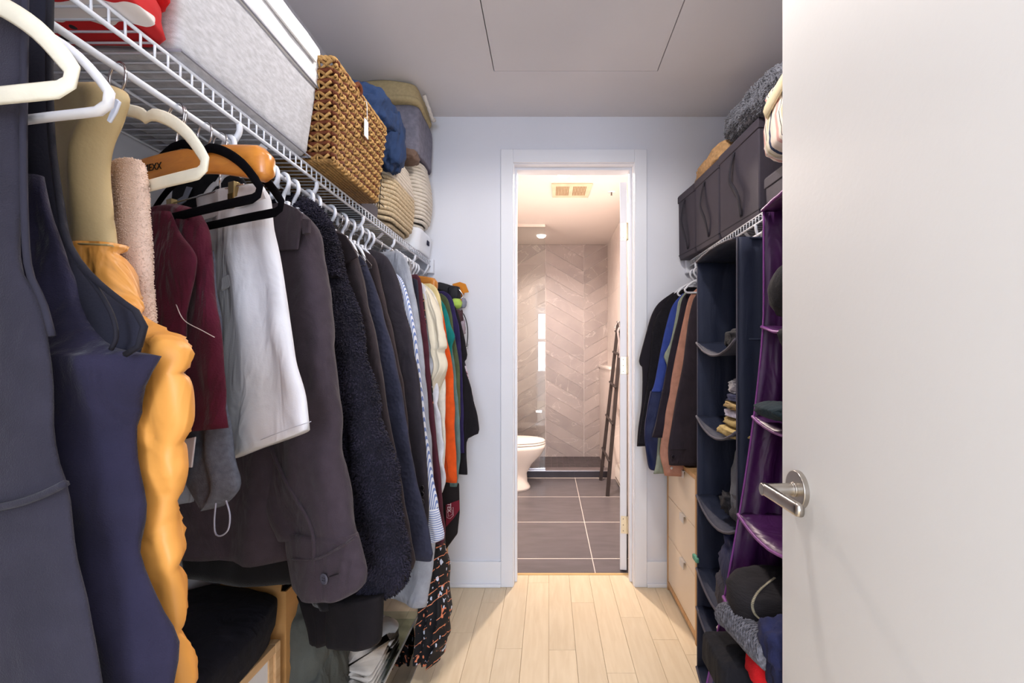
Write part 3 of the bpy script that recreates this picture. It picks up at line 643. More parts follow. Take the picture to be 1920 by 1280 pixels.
bn = root('plastic_bin', (-.72, 2.28, T), 'white plastic bin with oval cutout under the stacked rope basket', 'bin')
soft_box('bin_body', (-.88, 2.17, -.595, 2.425), (-.885, 2.165, -.583, 2.432), T, 1.765, M('e4e8f0', .3, 0, bump=0), bn, r=.04, bot_r=.004, amp=0)
box('bin_cutout', (-.588, 2.31, 1.715), (-.5825, 2.345, 1.738), M('23233a', bump=0, var=0), bn, .004)
rope_basket('cream coiled rope basket stacked on the white plastic bin', (-.87, 2.20, -.60, 2.41), 1.768, 2.085, 19, (crm, crm), 0, (-.74, 2.3, 1.768), bl=.022)
gf = M('82808e', .95, .18, 50, .5, 350); fb = root('felt_bin', (-.74, 2.28, 2.095), 'grey heathered fabric bin stacked on the cream rope basket', 'storage box')
soft_box('body', (-.885, 2.15, -.588, 2.435), (-.89, 2.15, -.585, 2.44), 2.098, 2.305, gf, fb, r=.035, bot_r=.006); soft_box('base_panel', (-.88, 2.155, -.593, 2.43), (-.88, 2.155, -.593, 2.43), 2.092, 2.099, M('5e5762'), fb, r=.03, bot_r=.002)
bx = root('jute_bin', (-.74, 2.28, 2.31), 'beige jute bin with white rope handle touching the closet ceiling', 'storage box')
soft_box('body', (-.895, 2.115, -.575, 2.42), (-.893, 2.125, -.600, 2.41), 2.308, 2.402, M('b8a67e', .95, .1, 80, .6, 400), bx, r=.045, amp=.006, bot_r=.02)
hp = [Vector(p) for p in resample([(-.572, 2.20, 2.375), (-.560, 2.24, 2.335), (-.558, 2.30, 2.315), (-.562, 2.36, 2.34)], 20)]
MB().tube(hp, [.009+.0015*math.sin(i*2.2) for i in range(20)], 8).build('rope_handle', M('d8d2ca', .9, .1, 60, .5), bx, True)
tag(blob((-.62, 2.10, 2.05), (.10, .12, .05), M('6e5a50', crease=1), 'brown_cloth', None, .7, .15, 7), 'small brown cloth tucked between rope baskets and grey bin', 'cloth')

# ================================================================== RIGHT SHELF
dk = M('3f3a44', .75, .06, 12, .25, 300); dk2 = M('2b2932', .8, .05, 12, .2)
def fabric_box(label, y0, y1, xf0, xf1, z1, handle=True):
    r = root('fabric_box', (.85, (y0+y1)/2, T), label, 'storage box')
    ring = lambda z, i: [(xf0+(xf1-xf0)*0+i, y1-.003-i, z), (xf1+i, y0+.003+i, z), (.995, y0+.003+i, z), (.995, y1-.003-i, z)]
    MB().loft([ring(T, .004), ring(T+.02, 0), ring(z1-.03, -.002), ring(z1, .004)]).build('body', dk, r, bevel=.004)
    MB().loft([ring(z1-.034, -.006), ring(z1-.002, -.006), ring(z1+.006, .0)]).build('lid', dk, r, bevel=.003)
    MB().loft([ring(T+.022, -.0012), ring(T+.026, -.0012)]).build('seam', dk2, r)
    if handle:
        a = Vector((lerp(xf0, xf1, .42), lerp(y1, y0, .42), 0)); b = Vector((lerp(xf0, xf1, .6), lerp(y1, y0, .6), 0))
        pts = [(a.x-.004, a.y, z1-.04), (a.x-.016, a.y, z1-.09), (a.x-.022, a.y-.005, z1-.15), (b.x-.018, b.y, z1-.22), (b.x-.003, b.y, T+.035)]
        MB().tube(resample(pts, 20), .011, 6, flat=.22, up=(1, 0, 0)).build('strap_handle', dk2, r, True)
    return r
fabric_box('charcoal fabric storage box farthest along the right shelf', 2.24, 2.437, .660, .682, 1.985)
fabric_box('charcoal fabric storage box second from the end wall on right shelf', 1.98, 2.235, .684, .702, 1.99)
fabric_box('charcoal fabric storage box with wide strap under the grey fluffy blanket', 1.645, 1.975, .704, .722, 1.998)
fabric_box('dark fabric storage box under the striped bag beside the door', 1.20, 1.625, .735, .748, 1.78, False)
fz = root('fluffy_blanket', (.85, 1.5, 2.0), 'grey fluffy blanket folded on top of charcoal boxes on right shelf', 'blanket')
fm = M('666871', .95, .25, 40, .3, 200); b_ = blob((.85, 1.66, 2.055), (.32, .66, .12), fm, 'fold', fz, .55, .10, 6, nu=48, nv=26, seed=11, rot=Matrix.Rotation(.12, 4, 'X'))
fur(b_, 14000, .008, M('6e7079', .9, .3, 30, 0), 'blanket_pile', 2, .0016, .1)
tag(blob((.82, 2.14, 2.03), (.25, .40, .09), M('b08c62', .9, .3, 60, .8, 120, kind='voronoi'), 'woven_throw', None, .45, .12, 8, seed=4), 'tan and rust woven throw lying on the far charcoal boxes', 'blanket')
sb = root('striped_bag', (.80, 1.25, 1.87), 'cream canvas bag with navy and pink stripes on the right shelf', 'bag')
def multi_stripe():
    m = bpy.data.materials.new('m_bag'); m.use_nodes = True; N = m.node_tree.nodes; L = m.node_tree.links; b = N['Principled BSDF']
    tc = N.new('ShaderNodeTexCoord'); sx = N.new('ShaderNodeSeparateXYZ'); mu = N.new('ShaderNodeMath'); mu.operation = 'MULTIPLY_ADD'; mu.inputs[1].default_value = 9.5; mu.inputs[2].default_value = 40.3
    fr = N.new('ShaderNodeMath'); fr.operation = 'FRACT'; r = N.new('ShaderNodeValToRGB'); r.color_ramp.interpolation = 'CONSTANT'; e = r.color_ramp.elements
    cs = [(0, 'e6d6c6'), (.14, '35405e'), (.24, 'e9e0cc'), (.36, 'cfc3a2'), (.46, 'ece0d2'), (.55, '2c2c34'), (.58, 'ece0d2'), (.70, 'd8a9a0'), (.82, 'ecdcd0')]
    e[0].color = lin(cs[0][1])+(1,); e[1].position = .99; e[1].color = lin(cs[0][1])+(1,)
    for p, c in cs[1:]: q = e.new(p); q.color = lin(c)+(1,)
    L.new(tc.outputs['Object'], sx.inputs[0]); L.new(sx.outputs[1], mu.inputs[0]); L.new(mu.outputs[0], fr.inputs[0]); L.new(fr.outputs[0], r.inputs[0]); L.new(r.outputs[0], b.inputs['Base Color']); b.inputs['Roughness'].default_value = .9
    return m
ms = multi_stripe()
blob((.79, 1.41, 1.888), (.245, .27, .20), ms, 'body', sb, .45, .10, 5, seed=2); blob((.80, 1.42, 1.975), (.25, .26, .06), ms, 'top_flap', sb, .5, .1, 5, seed=6)
MB().tube(resample([(.69, 1.50, 1.93), (.665, 1.47, 1.925), (.66, 1.41, 1.94), (.665, 1.34, 1.965), (.69, 1.29, 1.98)], 20), .016, 8, flat=.35, up=(1, 0, .4)).build('handle', M('e6d8b4', .9), sb, True)
# ================================================================== HANGERS
wpl = M('e4e6ee', .3, 0, bump=0, spec=.5); crh = M('d9d2bf', .7, .04, 30, .2); blv = M('08070b', 1, .2, 60, .2, 500, spec=.05); chrome = M('c4c2c4', .18, 0, bump=0, metal=1)
def hanger(kind, label, Yr, th, side=-1, group=None, L=.21, clipx=(-.13, .13), drop=.0, cm='a89468'):
    h = Hung('clothes_hanger', label, 'hanger', Yr, th, side, group); r = .0215 if kind == 'white' else .0225
    hm = {'white': wpl, 'cream': chrome, 'black': chrome, 'wood': chrome, 'wire': chrome, 'clip': chrome}[kind]
    bmz = {'white': wpl, 'cream': crh, 'black': blv, 'wire': chrome, 'clip': chrome}.get(kind)
    rk = {'white': .0046, 'wire': .0014}.get(kind, .0019)
    c0 = -r+.0052+rk
    pts = [(r*math.cos(a)*1.0, 0, c0+r*math.sin(a)) for a in [math.radians(d) for d in range(205, -61, -19)]]
    pts += [(.004, 0, c0-.026), (0, 0, c0-.036), (0, 0, c0-.050)]
    MB().tube(resample(pts, 30), rk, 7).build('hook', hm, h.o, True, local=True)
    zt = c0-.048
    if kind in ('white', 'cream', 'black'):
        rt = {'white': .0046, 'cream': .0085, 'black': .0075}[kind]; fl = {'white': 1, 'cream': .35, 'black': .4}[kind]
        zb = zt-.118 if L > .15 else zt-.07; P = [(0, 0, zt), (.02, 0, zt-.001)]
        P += [*[(L*a_, 0, zt-b_*(1 if L > .15 else .55)) for a_, b_ in ((.28, .014), (.36, .024), (.44, .023), (.62, .038), (.8, .062), (.93, .088), (1, .106))], (L-.001, 0, zb+.008), (L-.010, 0, zb), (L-.03, 0, zb-.001), (L*.5, 0, zb)]
        pts = P+[(-x, y, z) for x, y, z in P[::-1][:-1]]
        pp = resample(pts+[pts[0]], 70)[:-1]
        MB().tube(pp, rt, 8, closed=True, flat=fl, up=(0, 1, 0)).build('frame', bmz, h.o, True, local=True)
    elif kind == 'wire':
        pts = [(0, 0, zt), (.03, 0, zt-.008), (L, 0, zt-.085), (L, 0, zt-.095), (0, 0, zt-.095), (-L, 0, zt-.095), (-L, 0, zt-.085), (-.03, 0, zt-.008)]
        MB().tube(pts, .0013, 6, closed=True).build('frame', chrome, h.o, local=True)
    elif kind == 'clip':
        MB().tube([(min(clipx)-.03, 0, zt-.004-drop), (max(clipx)+.03, 0, zt-.004-drop)], .0018, 6).build('bar', chrome, h.o, True, local=True)
        MB().tube([(0, 0, zt+.004), (0, 0, zt-.004-drop)], .0018, 6).build('stem', chrome, h.o, True, local=True)
        for x in clipx:
            zt2 = zt-drop
            c = MB().box((x-.009, -.006, zt2-.046), (x+.009, .006, zt2+.004)).build('clip', M(cm, .3, metal=.9, bump=0), h.o, local=True, bevel=.001)
            for k in range(4): MB().box((x-.008+k*.0042, -.0072, zt2-.044), (x-.006+k*.0042, .0072, zt2-.018)).build('clip_rib', M('6a5836' if cm[0] == 'a' else '7a7a80', .3, metal=.9, bump=0), c, local=True)
    else:
        rings = []
        for i in range(25):
            x = -L+2*L*i/24; a = abs(x)/L; z = zt-.030-.030*a**2; hh_ = .021+.007*a**2; ty = .007+.010*a**3
            if i in (0, 24): hh_ *= .6; ty *= .6
            rings.append([(x, -.02*a*a*0+ty*math.copysign(abs(math.cos(q))**.55, math.cos(q)), z+hh_*math.copysign(abs(math.sin(q))**.55, math.sin(q))) for q in [2*PI*k/14 for k in range(14)]])
        MB().loft(rings).build('frame', wood('b46f2c', 'c98436', 6, (3, 14, 14), .3), h.o, True, local=True)
    return h
# ================================================================== LEFT RAIL CLOTHES
blk = '14121a'
hanger('cream', 'cream velvet hanger nearest the camera holding the charcoal vest', .45, 10, L=.215)
v = Hung('vest', 'charcoal knit sleeveless vest nearest the camera on left rail', 'vest', .475, 10)
chm_ = M('2d2b37', .95, .12, 25, .5, 700, sheen=.08, crease=.25)
v.cloth('front_panel', [(48, -60), (46, 30), (44, 200), (45, 400), (52, 500), (78, 560), (98, 640), (106, 760), (120, 880), (138, 1000), (165, 1150), (190, 1280), (212, 1400), (228, 1500)], chm_, t=.013, amp=.004, nf=2, seed=2, top=.8, mirror=.25)
v.line('hem_welt', [(-30, 956), (30, 944), (80, 927), (123, 906)], .0035, chm_, .0185)
v.line('armhole_binding', [(47, -40), (46, 100), (44, 250), (46, 400), (54, 505), (80, 565), (98, 630)], .0028, M('2a2936', .9), .004)
hanger('white', 'white plastic hanger just behind the nearest cream hanger', .50, 12, L=.208)
nvm = M('221f35', .9, .14, 22, .4, 600, sheen=.1, crease=.8); bind = M('15141f', .8, .1, 30, .3)
n = Hung('hooded_vest', 'dark navy smooth vest with bound armhole behind the charcoal vest', 'vest', .55, 18)
n.cloth('back_panel', [(98, -50), (92, 100), (98, 260), (108, 350), (122, 440), (150, 500), (190, 545), (235, 575), (262, 600), (268, 640), (252, 680), (225, 700), (200, 720)], M('1f1f2c', .9), t=.009, v=-.012, amp=.004, seed=5, top=.7)
n.cloth('front_panel', [(84, 330), (100, 430), (125, 520), (150, 590), (185, 640), (238, 662), (262, 665), (240, 740), (212, 800), (213, 870), (236, 960), (226, 1020), (236, 1085), (262, 1150), (290, 1220), (299, 1290), (308, 1400), (312, 1500)], nvm, t=.018, v=.004, amp=.012, nf=4, seed=9, top=.6, wr=.008)
n.line('armhole_binding', [(96, -40), (92, 80), (96, 250), (108, 350), (124, 445), (160, 505), (215, 555), (262, 590), (270, 622), (258, 652), (236, 664)], .0032, bind, .010)
n.line('armhole_inner_edge', [(150, 500), (185, 545), (210, 590), (218, 630), (208, 655)], .0022, bind, .010)
# puffer
pf = Hung('puffer_vest', 'orange quilted puffer vest with beige yoke on left rail', 'vest', .625, 25)
og = M('d59448', .45, .06, 8, .15, 60, crease=1); bg_ = M('bba47a', .6, .06, 10, .2, 200)
pf.cloth('yoke', [(150, 158), (205, 160), (238, 178), (226, 222), (208, 270), (200, 330), (203, 400), (210, 462)], bg_, t=.018, amp=.005, seed=3, top=.7, inner=[(60, 158), (70, 462)])
pf.cloth('quilted_body', [(208, 455), (213, 500), (232, 560), (278, 612), (326, 642), (338, 700), (342, 785), (330, 850), (333, 890), (320, 945), (318, 1000), (326, 1052), (322, 1100), (329, 1160), (331, 1220), (337, 1290), (338, 1400), (338, 1480)], og, t=.030, amp=.003, seed=4, top=.6, puff=.072, N=130, K=84, wr=.004, mirror=.2)
pf.pad('yoke_seam', [(80, 452), (208, 458), (207, 462), (80, 456)], M('a68f62'), .0195)
pf.pad('shoulder_insert', [(205, 228), (222, 186), (229, 192), (222, 212), (210, 232)], M('d8dcea', .6), .018)
hanger('cream', 'cream velvet hanger with notched shoulder behind the beige yoke', .69, 25, L=.21)
fl_ = Hung('fleece_scarf', 'pale pink fleece scarf folded over the notched cream hanger', 'scarf', .675, 25)
fo = fl_.cloth('drape', [(252, 298), (268, 310), (273, 380), (274, 480), (278, 560), (282, 640), (280, 700)], M('dcc0b0', .95, .05, 20, .6, 500), inner=.09, t=.014, amp=.002, seed=2, top=.75)
fur(fo, 9000, .0018, M('e2cabc', .95, 0, bump=0), 'fleece_pile', 3, .0007, .3)
hanger('black', 'black velvet hanger with burgundy trousers folded over its bar', .80, 27, L=.225)
bg2 = Hung('velour_trousers', 'burgundy velour trousers folded over front black hanger bar', 'trousers', .80, 27)
bm_ = M('4a0f24', .95, .2, 18, .5, 350, sheen=.08, crease=.9)
bg2.cloth('outer_fold', [(335, 383), (372, 396), (396, 440), (410, 530), (418, 650), (423, 740), (426, 802)], bm_, inner=[(250, 383), (262, 500), (268, 650), (268, 802)], t=.018, v=-.022, amp=.007, nf=3, seed=6, top=.75, tilt=(0, .12), wr=.005)
bg2.cloth('inner_fold', [(318, 396), (330, 430), (355, 470), (358, 500), (340, 600), (335, 700), (336, 825)], bm_, inner=[(240, 396), (245, 825)], t=.012, v=.022, amp=.006, seed=8, top=.8, tilt=(0, .1))
bg2.line('loose_thread', [(330, 570), (345, 600), (380, 620), (402, 632)], .0007, M('c8b8b8'), .026)
gt = Hung('grey_tee_shirt', 'grey melange top with white care label under the burgundy trousers', 'top', .845, 27)
gt.cloth('sleeve', [(398, 470), (414, 600), (420, 700), (428, 800), (436, 855), (446, 905), (434, 930), (406, 952)], M('5d616e', .9, .2, 120, .5, 500), inner=[(330, 470), (335, 700), (345, 800), (350, 870), (365, 905), (392, 952)], t=.016, amp=.005, seed=4, tilt=(0, 0))
gt.cloth('body', [(350, 480), (352, 800), (350, 920), (346, 945)], M('7c8494', .9, .1), inner=[(300, 480), (310, 800), (322, 945)], t=.008, v=.014, seed=3)
gt.pad('care_label', [(334, 826), (369, 818), (362, 876), (333, 874)], M('d8d4dc', .7, bump=0), .026); gt.pad('fabric_tie', [(341, 875), (354, 875), (350, 905), (347, 919), (344, 905)], M('6a7080'), .027)
gt.line('drawstring_loop', [(405, 940), (402, 975), (404, 1000), (415, 1004), (428, 992), (431, 965), (424, 938)], .0013, M('a9adc4', .6), .01)
hanger('black', 'second black velvet hanger, just in front of the white shorts', .865, 27, L=.218)
hanger('clip', 'metal clip hanger with brass clips gripping the white shorts', .905, 27, clipx=(-.17, .045), drop=.035)
ws_ = Hung('white_shorts', 'white tailored shorts with welt pocket clipped to a metal hanger', 'shorts', .92, 27)
wsm = M('d0d0d6', .85, .03, 14, .15, 400, crease=.5)
ws_.cloth('leg', [(478, 345), (500, 362), (508, 400), (520, 470), (538, 570), (556, 660), (575, 740), (585, 803)], wsm, inner=[(372, 385), (376, 420), (388, 480), (404, 560), (414, 640), (418, 720), (420, 790), (430, 862)], t=.018, amp=.007, nf=3, seed=3, top=.8, tilt=(0, .32), wr=.004)
ws_.pad('waistband', [(378, 392), (492, 352), (500, 372), (380, 415)], wsm, .016, .002); ws_.pad('pocket_welt', [(417, 522), (455, 501), (456, 524), (418, 545)], wsm, .017, .003)
ws_.line('hem_stitch', [(428, 848), (480, 828), (530, 808), (583, 790)], .0006, M('b0b0ba'), .0185)
hanger('wood', 'wide wooden coat hanger with dark stamped letters near the front', .80, 19, L=.205)
tx = bpy.data.curves.new('stamped_letters', 'FONT'); tx.body = 'MEXX'; tx.size = .017; tx.extrude = .0004
to = bpy.data.objects.new('stamped_letters', tx); me = None; COL.objects.link(to); bpy.context.view_layer.update()
me = bpy.data.meshes.new_from_object(to); bpy.data.objects.remove(to); me.materials.append(M('1a120c', bump=0, var=0))
wh = [o for o in bpy.data.objects if o.get('label', '').startswith('wide wooden')][0]; to = bpy.data.objects.new('stamped_letters', me); COL.objects.link(to); to.parent = wh; to.rotation_euler = (PI/2, 0, 0); to.location = (-.070, -.0082, -.102)
mexm = Hung('dark_shirt', 'black top with torn grey stripe hanging behind the front hangers', 'top', .985, 28)
mexm.cloth('body', [(425, 320), (460, 340), (478, 400), (480, 500), (480, 700)], M('0f0e14'), inner=.34, t=.012, seed=3, top=.7); mexm.pad('grey_stripe', [(300, 395), (345, 368), (352, 350), (362, 352), (350, 378), (330, 392)], M('8a8e9c'), .014)
# brown jacket
bj = Hung('overshirt', 'dark brown wool overshirt with buttoned cuff and collar on left rail', 'jacket', 1.10, 28)
bjm = M('3a3139', .95, .14, 40, .55, 520, sheen=.08, crease=.6)
bj.cloth('body', [(540, 395), (575, 420), (588, 450), (580, 560), (572, 700), (565, 850), (556, 1000), (548, 1050)], bjm, inner=[(500, 395), (430, 440), (380, 600), (330, 800), (300, 950), (300, 1052)], t=.026, amp=.012, seed=7, v=.045, tilt=(.1, .02), yaw=20)
bj.cloth('sleeve', [(562, 398), (590, 425), (601, 480), (616, 600), (630, 750), (646, 900), (664, 1000), (668, 1015)], bjm, inner=[(520, 400), (522, 480), (523, 600), (516, 740), (486, 850), (500, 930), (535, 990), (545, 1010)], t=.034, v=.030, amp=.006, nf=2, seed=5, top=.45, wr=.006, tilt=(0, .12))
cf = bj.cloth('cuff', [(666, 1003), (672, 1040), (680, 1088), (670, 1108), (650, 1120)], bjm, inner=[(544, 1025), (548, 1060), (556, 1100), (564, 1112), (575, 1125)], t=.030, v=.036, amp=.002, seed=5, top=.95, tilt=(.12, .18), N=12)
bj.line('sleeve_seam', [(505, 830), (525, 880), (555, 935), (578, 975), (588, 1010), (590, 1070), (596, 1125)], .004, bjm, .0655)
bj.line('cuff_seam', [(548, 1048), (590, 1048), (630, 1030), (668, 1005)], .0025, bjm, .067)
bj.button(608, 1085, .0110, M('4a4954', .25, bump=0), .0685)
bj.line('buttonhole', [(618, 1081), (634, 1075)], .0015, M('1b161c'), .0695)
bj.pad('collar_leaf', [(506, 384), (532, 380), (560, 392), (569, 402), (560, 468), (526, 470), (515, 440)], bjm, .066, .005)
bj.pad('collar_stand', [(568, 410), (584, 412), (583, 438), (572, 440)], bjm, .060, .006)
# black inner jacket under hem
bi = Hung('black_coat', 'black coat whose wide cuffs hang below the brown overshirt', 'coat', 1.19, 28)
bim = M('0b090e', .9, .2, 30, .4, 500, sheen=.2)
bi.cloth('body', [(560, 400), (570, 560), (560, 900), (555, 1040), (548, 1096)], bim, inner=[(480, 400), (400, 600), (350, 900), (330, 1096)], t=.02, v=.06, seed=2, amp=.008, yaw=20)
bi.cloth('sleeve', [(585, 700), (620, 1000), (640, 1100), (655, 1140)], bim, inner=[(500, 700), (505, 1000), (545, 1090), (590, 1140)], t=.03, seed=2, v=.01)
bi.cloth('cuff', [(712, 1118), (713, 1160), (712, 1200), (708, 1208)], M('110d11', .95, .15, 40, .4), inner=[(617, 1150), (618, 1185), (620, 1224), (624, 1230)], t=.030, v=.01, amp=.002, top=.95, N=12, tilt=(.25, .25))
bi.cloth('cuff', [(620, 1130), (622, 1180), (620, 1205)], M('110d11', .95, .15, 40, .4), inner=[(565, 1125), (588, 1180), (596, 1208)], t=.03, v=-.03, amp=.002, top=.95, N=10)
# teddy coat
td = Hung('teddy_coat', 'black fluffy teddy fleece coat with shaggy collar on left rail', 'coat', 1.25, 28)
tdm = M('171520', .95, .3, 40, 1, 90, kind='voronoi'); tuft = M('24212f', .85, .5, 25, 0)
t1 = td.cloth('sleeve', [(585, 392), (612, 415), (630, 460), (640, 520), (666, 600), (690, 700), (714, 800), (735, 880), (752, 960), (765, 1040), (766, 1085), (742, 1112), (700, 1118)], tdm, inner=[(560, 400), (575, 470), (590, 560), (610, 700), (632, 850), (650, 1000), (668, 1080), (672, 1118)], t=.036, v=.012, amp=.006, nf=2, seed=3, wr=.01, top=.6)
t2 = td.cloth('body', [(560, 385), (590, 400), (610, 470), (640, 620), (670, 800), (690, 950), (700, 1105)], tdm, t=.032, v=-.02, amp=.008, seed=3, wr=.008)
cpts = resample([Vector(td.pt(a, b, .045)) for a, b in [(508, 382), (540, 386), (575, 400), (598, 430), (610, 470), (618, 520)]], 24)
t3 = MB().tube(cpts, [.022+.008*math.sin(PI*i/23) for i in range(24)], 12).build('collar', tdm, td.o, True, local=True)
fur(t1, 24000, .0062, tuft, 'fleece_pile', 5, .0017, .5); fur(t3, 6500, .009, tuft, 'fleece_pile', 6, .0018, .3)
dnm = M('22212c', .9, .15, 60, .5, 400)
dn = Hung('denim_jacket', 'dark jacket whose ribbed cuff shows under the teddy coat', 'jacket', 1.30, 28)
dn.cloth('body', [(610, 440), (650, 600), (690, 900), (705, 1110), (712, 1135)], dnm, t=.018, seed=2)
cuf = dn.cloth('cuff', [(712, 1108), (713, 1128), (708, 1140)], dnm, inner=[(612, 1140), (612, 1150), (620, 1155)], t=.03, v=.03, amp=.001, top=.95, N=8, tilt=(.1, .1))
def simple(name, label, cat, Yr, outer, hexc, part='body', group=None, th=28, mt=None, **k):
    g_ = Hung(name, label, cat, Yr, th, -1, group); k.setdefault('seed', int(Yr*100)); k.setdefault('t', .024)
    g_.cloth(part, outer, mt or M(hexc, .92, .14, 30, .5, 420, sheen=.05, crease=.6), **k); return g_
c10 = simple('wool_coat', 'long dark brown coat with turned lapel behind the teddy coat', 'coat', 1.37, [(615, 425), (648, 442), (668, 478), (690, 560), (712, 660), (736, 800), (756, 900), (772, 1000), (780, 1048), (776, 1066)], '332b2f', inner=None, seed=4, amp=.008)
c10.pad('lapel', [(625, 432), (650, 442), (670, 475), (672, 482), (640, 500), (632, 470)], M('332b2f', .92, .14, 30, .5, 420, crease=.4), .033, .005)
c11 = simple('knit_cardigan', 'navy ribbed knit cardigan between two dark brown coats', 'cardigan', 1.45, [(665, 470), (684, 490), (702, 545), (722, 620), (746, 720), (770, 850), (790, 940), (810, 1030), (808, 1052)], '2b2c3d', seed=6, mt=M('2e2f40', .95, .2, 20, .9, 90, kind='voronoi'))
simple('brown_coat', 'thin brown coat edge behind the navy knit cardigan', 'coat', 1.52, [(680, 468), (705, 490), (722, 560), (742, 640), (760, 740), (770, 830), (785, 980)], '382e30', t=.018)
c13 = simple('blazer', 'charcoal blazer with three sleeve buttons beside striped shirt', 'blazer', 1.60, [(700, 468), (725, 482), (742, 520), (756, 580), (772, 660), (786, 760), (796, 850), (803, 950), (800, 1010)], '2e2930', t=.028, seed=8)
for q in (914, 926, 940): c13.button(792, q, .0075, M('151217', .3, bump=0), .031)
strm = stripes('dfe3ee', '6f84bd', 70, 'X', .6); strm2 = stripes('dfe3ee', '7d8fc4', 48, 'Z', .6)
c14 = simple('striped_shirt', 'blue and white striped shirt with buttoned cuff on left rail', 'shirt', 1.68, [(730, 506), (752, 522), (764, 560), (776, 630), (786, 720), (797, 820), (808, 900), (817, 958)], '', mt=strm, part='sleeve', t=.018, seed=3, inner=.12)
c14.cloth('cuff', [(818, 955), (826, 985), (832, 1008), (824, 1014)], strm2, inner=[(798, 965), (800, 990), (806, 1018), (808, 1018)], t=.022, amp=.001, top=.95, N=8, tilt=(.05, .05))
c15 = simple('grey_sweatpants', 'light grey sweatpants clipped by the waist on left rail', 'trousers', 1.73, [(745, 470), (762, 486), (776, 540), (792, 640), (804, 760), (812, 880), (816, 960), (812, 1060), (799, 1137)], '9a9da6', inner=[(700, 480), (712, 700), (712, 1000), (715, 1137)], t=.02)
hanger('clip', 'chrome skirt hanger with clips gripping the grey sweatpants', 1.735, 24, clipx=(.02, .10), cm='c8c8cc')
simple('navy_trousers', 'dark navy trousers with flat waistband beside burgundy trousers', 'trousers', 1.80, [(776, 522), (783, 530), (788, 600), (797, 700), (806, 820), (812, 900)], '2b2b38', inner=.12, t=.012)
simple('burgundy_trousers', 'burgundy trousers hanging long between navy trousers and white shirt', 'trousers', 1.85, [(782, 514), (789, 524), (793, 570), (801, 660), (812, 780), (824, 880), (833, 990), (830, 1022)], '4e2430', inner=.14, t=.014)
hanger('clip', 'chrome clip hanger holding the burgundy trousers', 1.853, 24, clipx=(.02, .10), cm='c8c8cc')
simple('white_shirt', 'white cotton shirt with wrinkled sleeve on left rail', 'shirt', 1.93, [(790, 530), (800, 548), (809, 600), (817, 700), (826, 800), (831, 880), (826, 925)], 'd9dae2', t=.02, wr=.008)
simple('cream_tee', 'cream short sleeved tee shirt in front of orange top', 'top', 1.99, [(792, 530), (812, 548), (826, 580), (834, 640), (836, 700), (838, 820), (836, 900)], 'd9d2c4', t=.020)
fsl = Hung('ivory_blouse', 'ivory blouse with flared short sleeve sticking into the aisle', 'blouse', 1.955, 28)
fsl.cloth('sleeve', [(800, 538), (815, 560), (828, 600), (838, 648), (832, 658), (836, 690), (822, 720), (814, 742)], M('e0d6c0', .85, .06, 14, .3), inner=[(790, 540), (800, 600), (810, 660), (815, 700), (813, 742)], t=.022, v=.01, amp=.008, nf=4, wr=.006)
simple('yellow_shirt', 'pale yellow top behind the ivory blouse', 'top', 2.03, [(806, 531), (822, 545), (832, 590), (834, 640), (833, 700)], 'd8c48e', t=.014)
c21 = simple('orange_shirt', 'bright orange long sleeved shirt on left rail', 'shirt', 2.08, [(815, 560), (829, 580), (836, 640), (845, 690), (850, 780), (853, 850), (857, 890), (856, 905)], 'd8531a', t=.022)
simple('teal_tee', 'teal short sleeved tee shirt beside the orange top', 'top', 2.13, [(822, 555), (836, 575), (846, 605), (855, 630), (851, 648), (848, 680), (845, 700)], '0f7472', t=.022)
simple('sage_shirt', 'sage green top hanging under teal tee shirt', 'top', 2.17, [(830, 570), (846, 630), (856, 700), (862, 780), (864, 860), (857, 912)], '5f7b78', t=.018)
simple('olive_shirt', 'olive green top behind the teal tee shirt', 'top', 2.21, [(828, 550), (842, 565), (850, 610), (862, 670), (866, 740), (864, 790)], '515a3c', t=.014)
simple('purple_shirt', 'navy and purple top near end of left rail', 'top', 2.25, [(830, 545), (846, 556), (856, 590), (862, 620), (866, 700), (868, 850)], '2d2450', t=.014)
c26 = simple('black_jacket', 'black jacket with short sleeve at the far end of left rail', 'jacket', 2.30, [(838, 560), (856, 580), (866, 620), (875, 666), (869, 684), (884, 740), (897, 806), (884, 818), (873, 830), (875, 890)], '1b171c', t=.022)
simple('floral_blouse', 'black floral print blouse last on the left rail', 'blouse', 2.36, [(858, 600), (872, 670), (884, 720), (893, 772)], '', mt=blotch('241f2c', ['c59aa6', 'd8ccd8'], 60, .56), t=.014)
# patterned maxi dress
dsp = dress_print()
dr_ = simple('maxi_dress', 'long black dress with orange and white pattern touching the floor', 'dress', 1.88, [(826, 1000), (831, 1060), (835, 1110), (842, 1158), (836, 1176), (838, 1200), (828, 1215), (822, 1240)], '', mt=dsp, inner=[(796, 1000), (796, 1080), (788, 1150), (786, 1200), (790, 1240)], t=.045, amp=.016, nf=6, top=.9, wr=.008, part='skirt')
dr_.cloth('bodice', [(795, 560), (806, 700), (818, 850), (826, 1005)], dsp, t=.02, inner=.1)
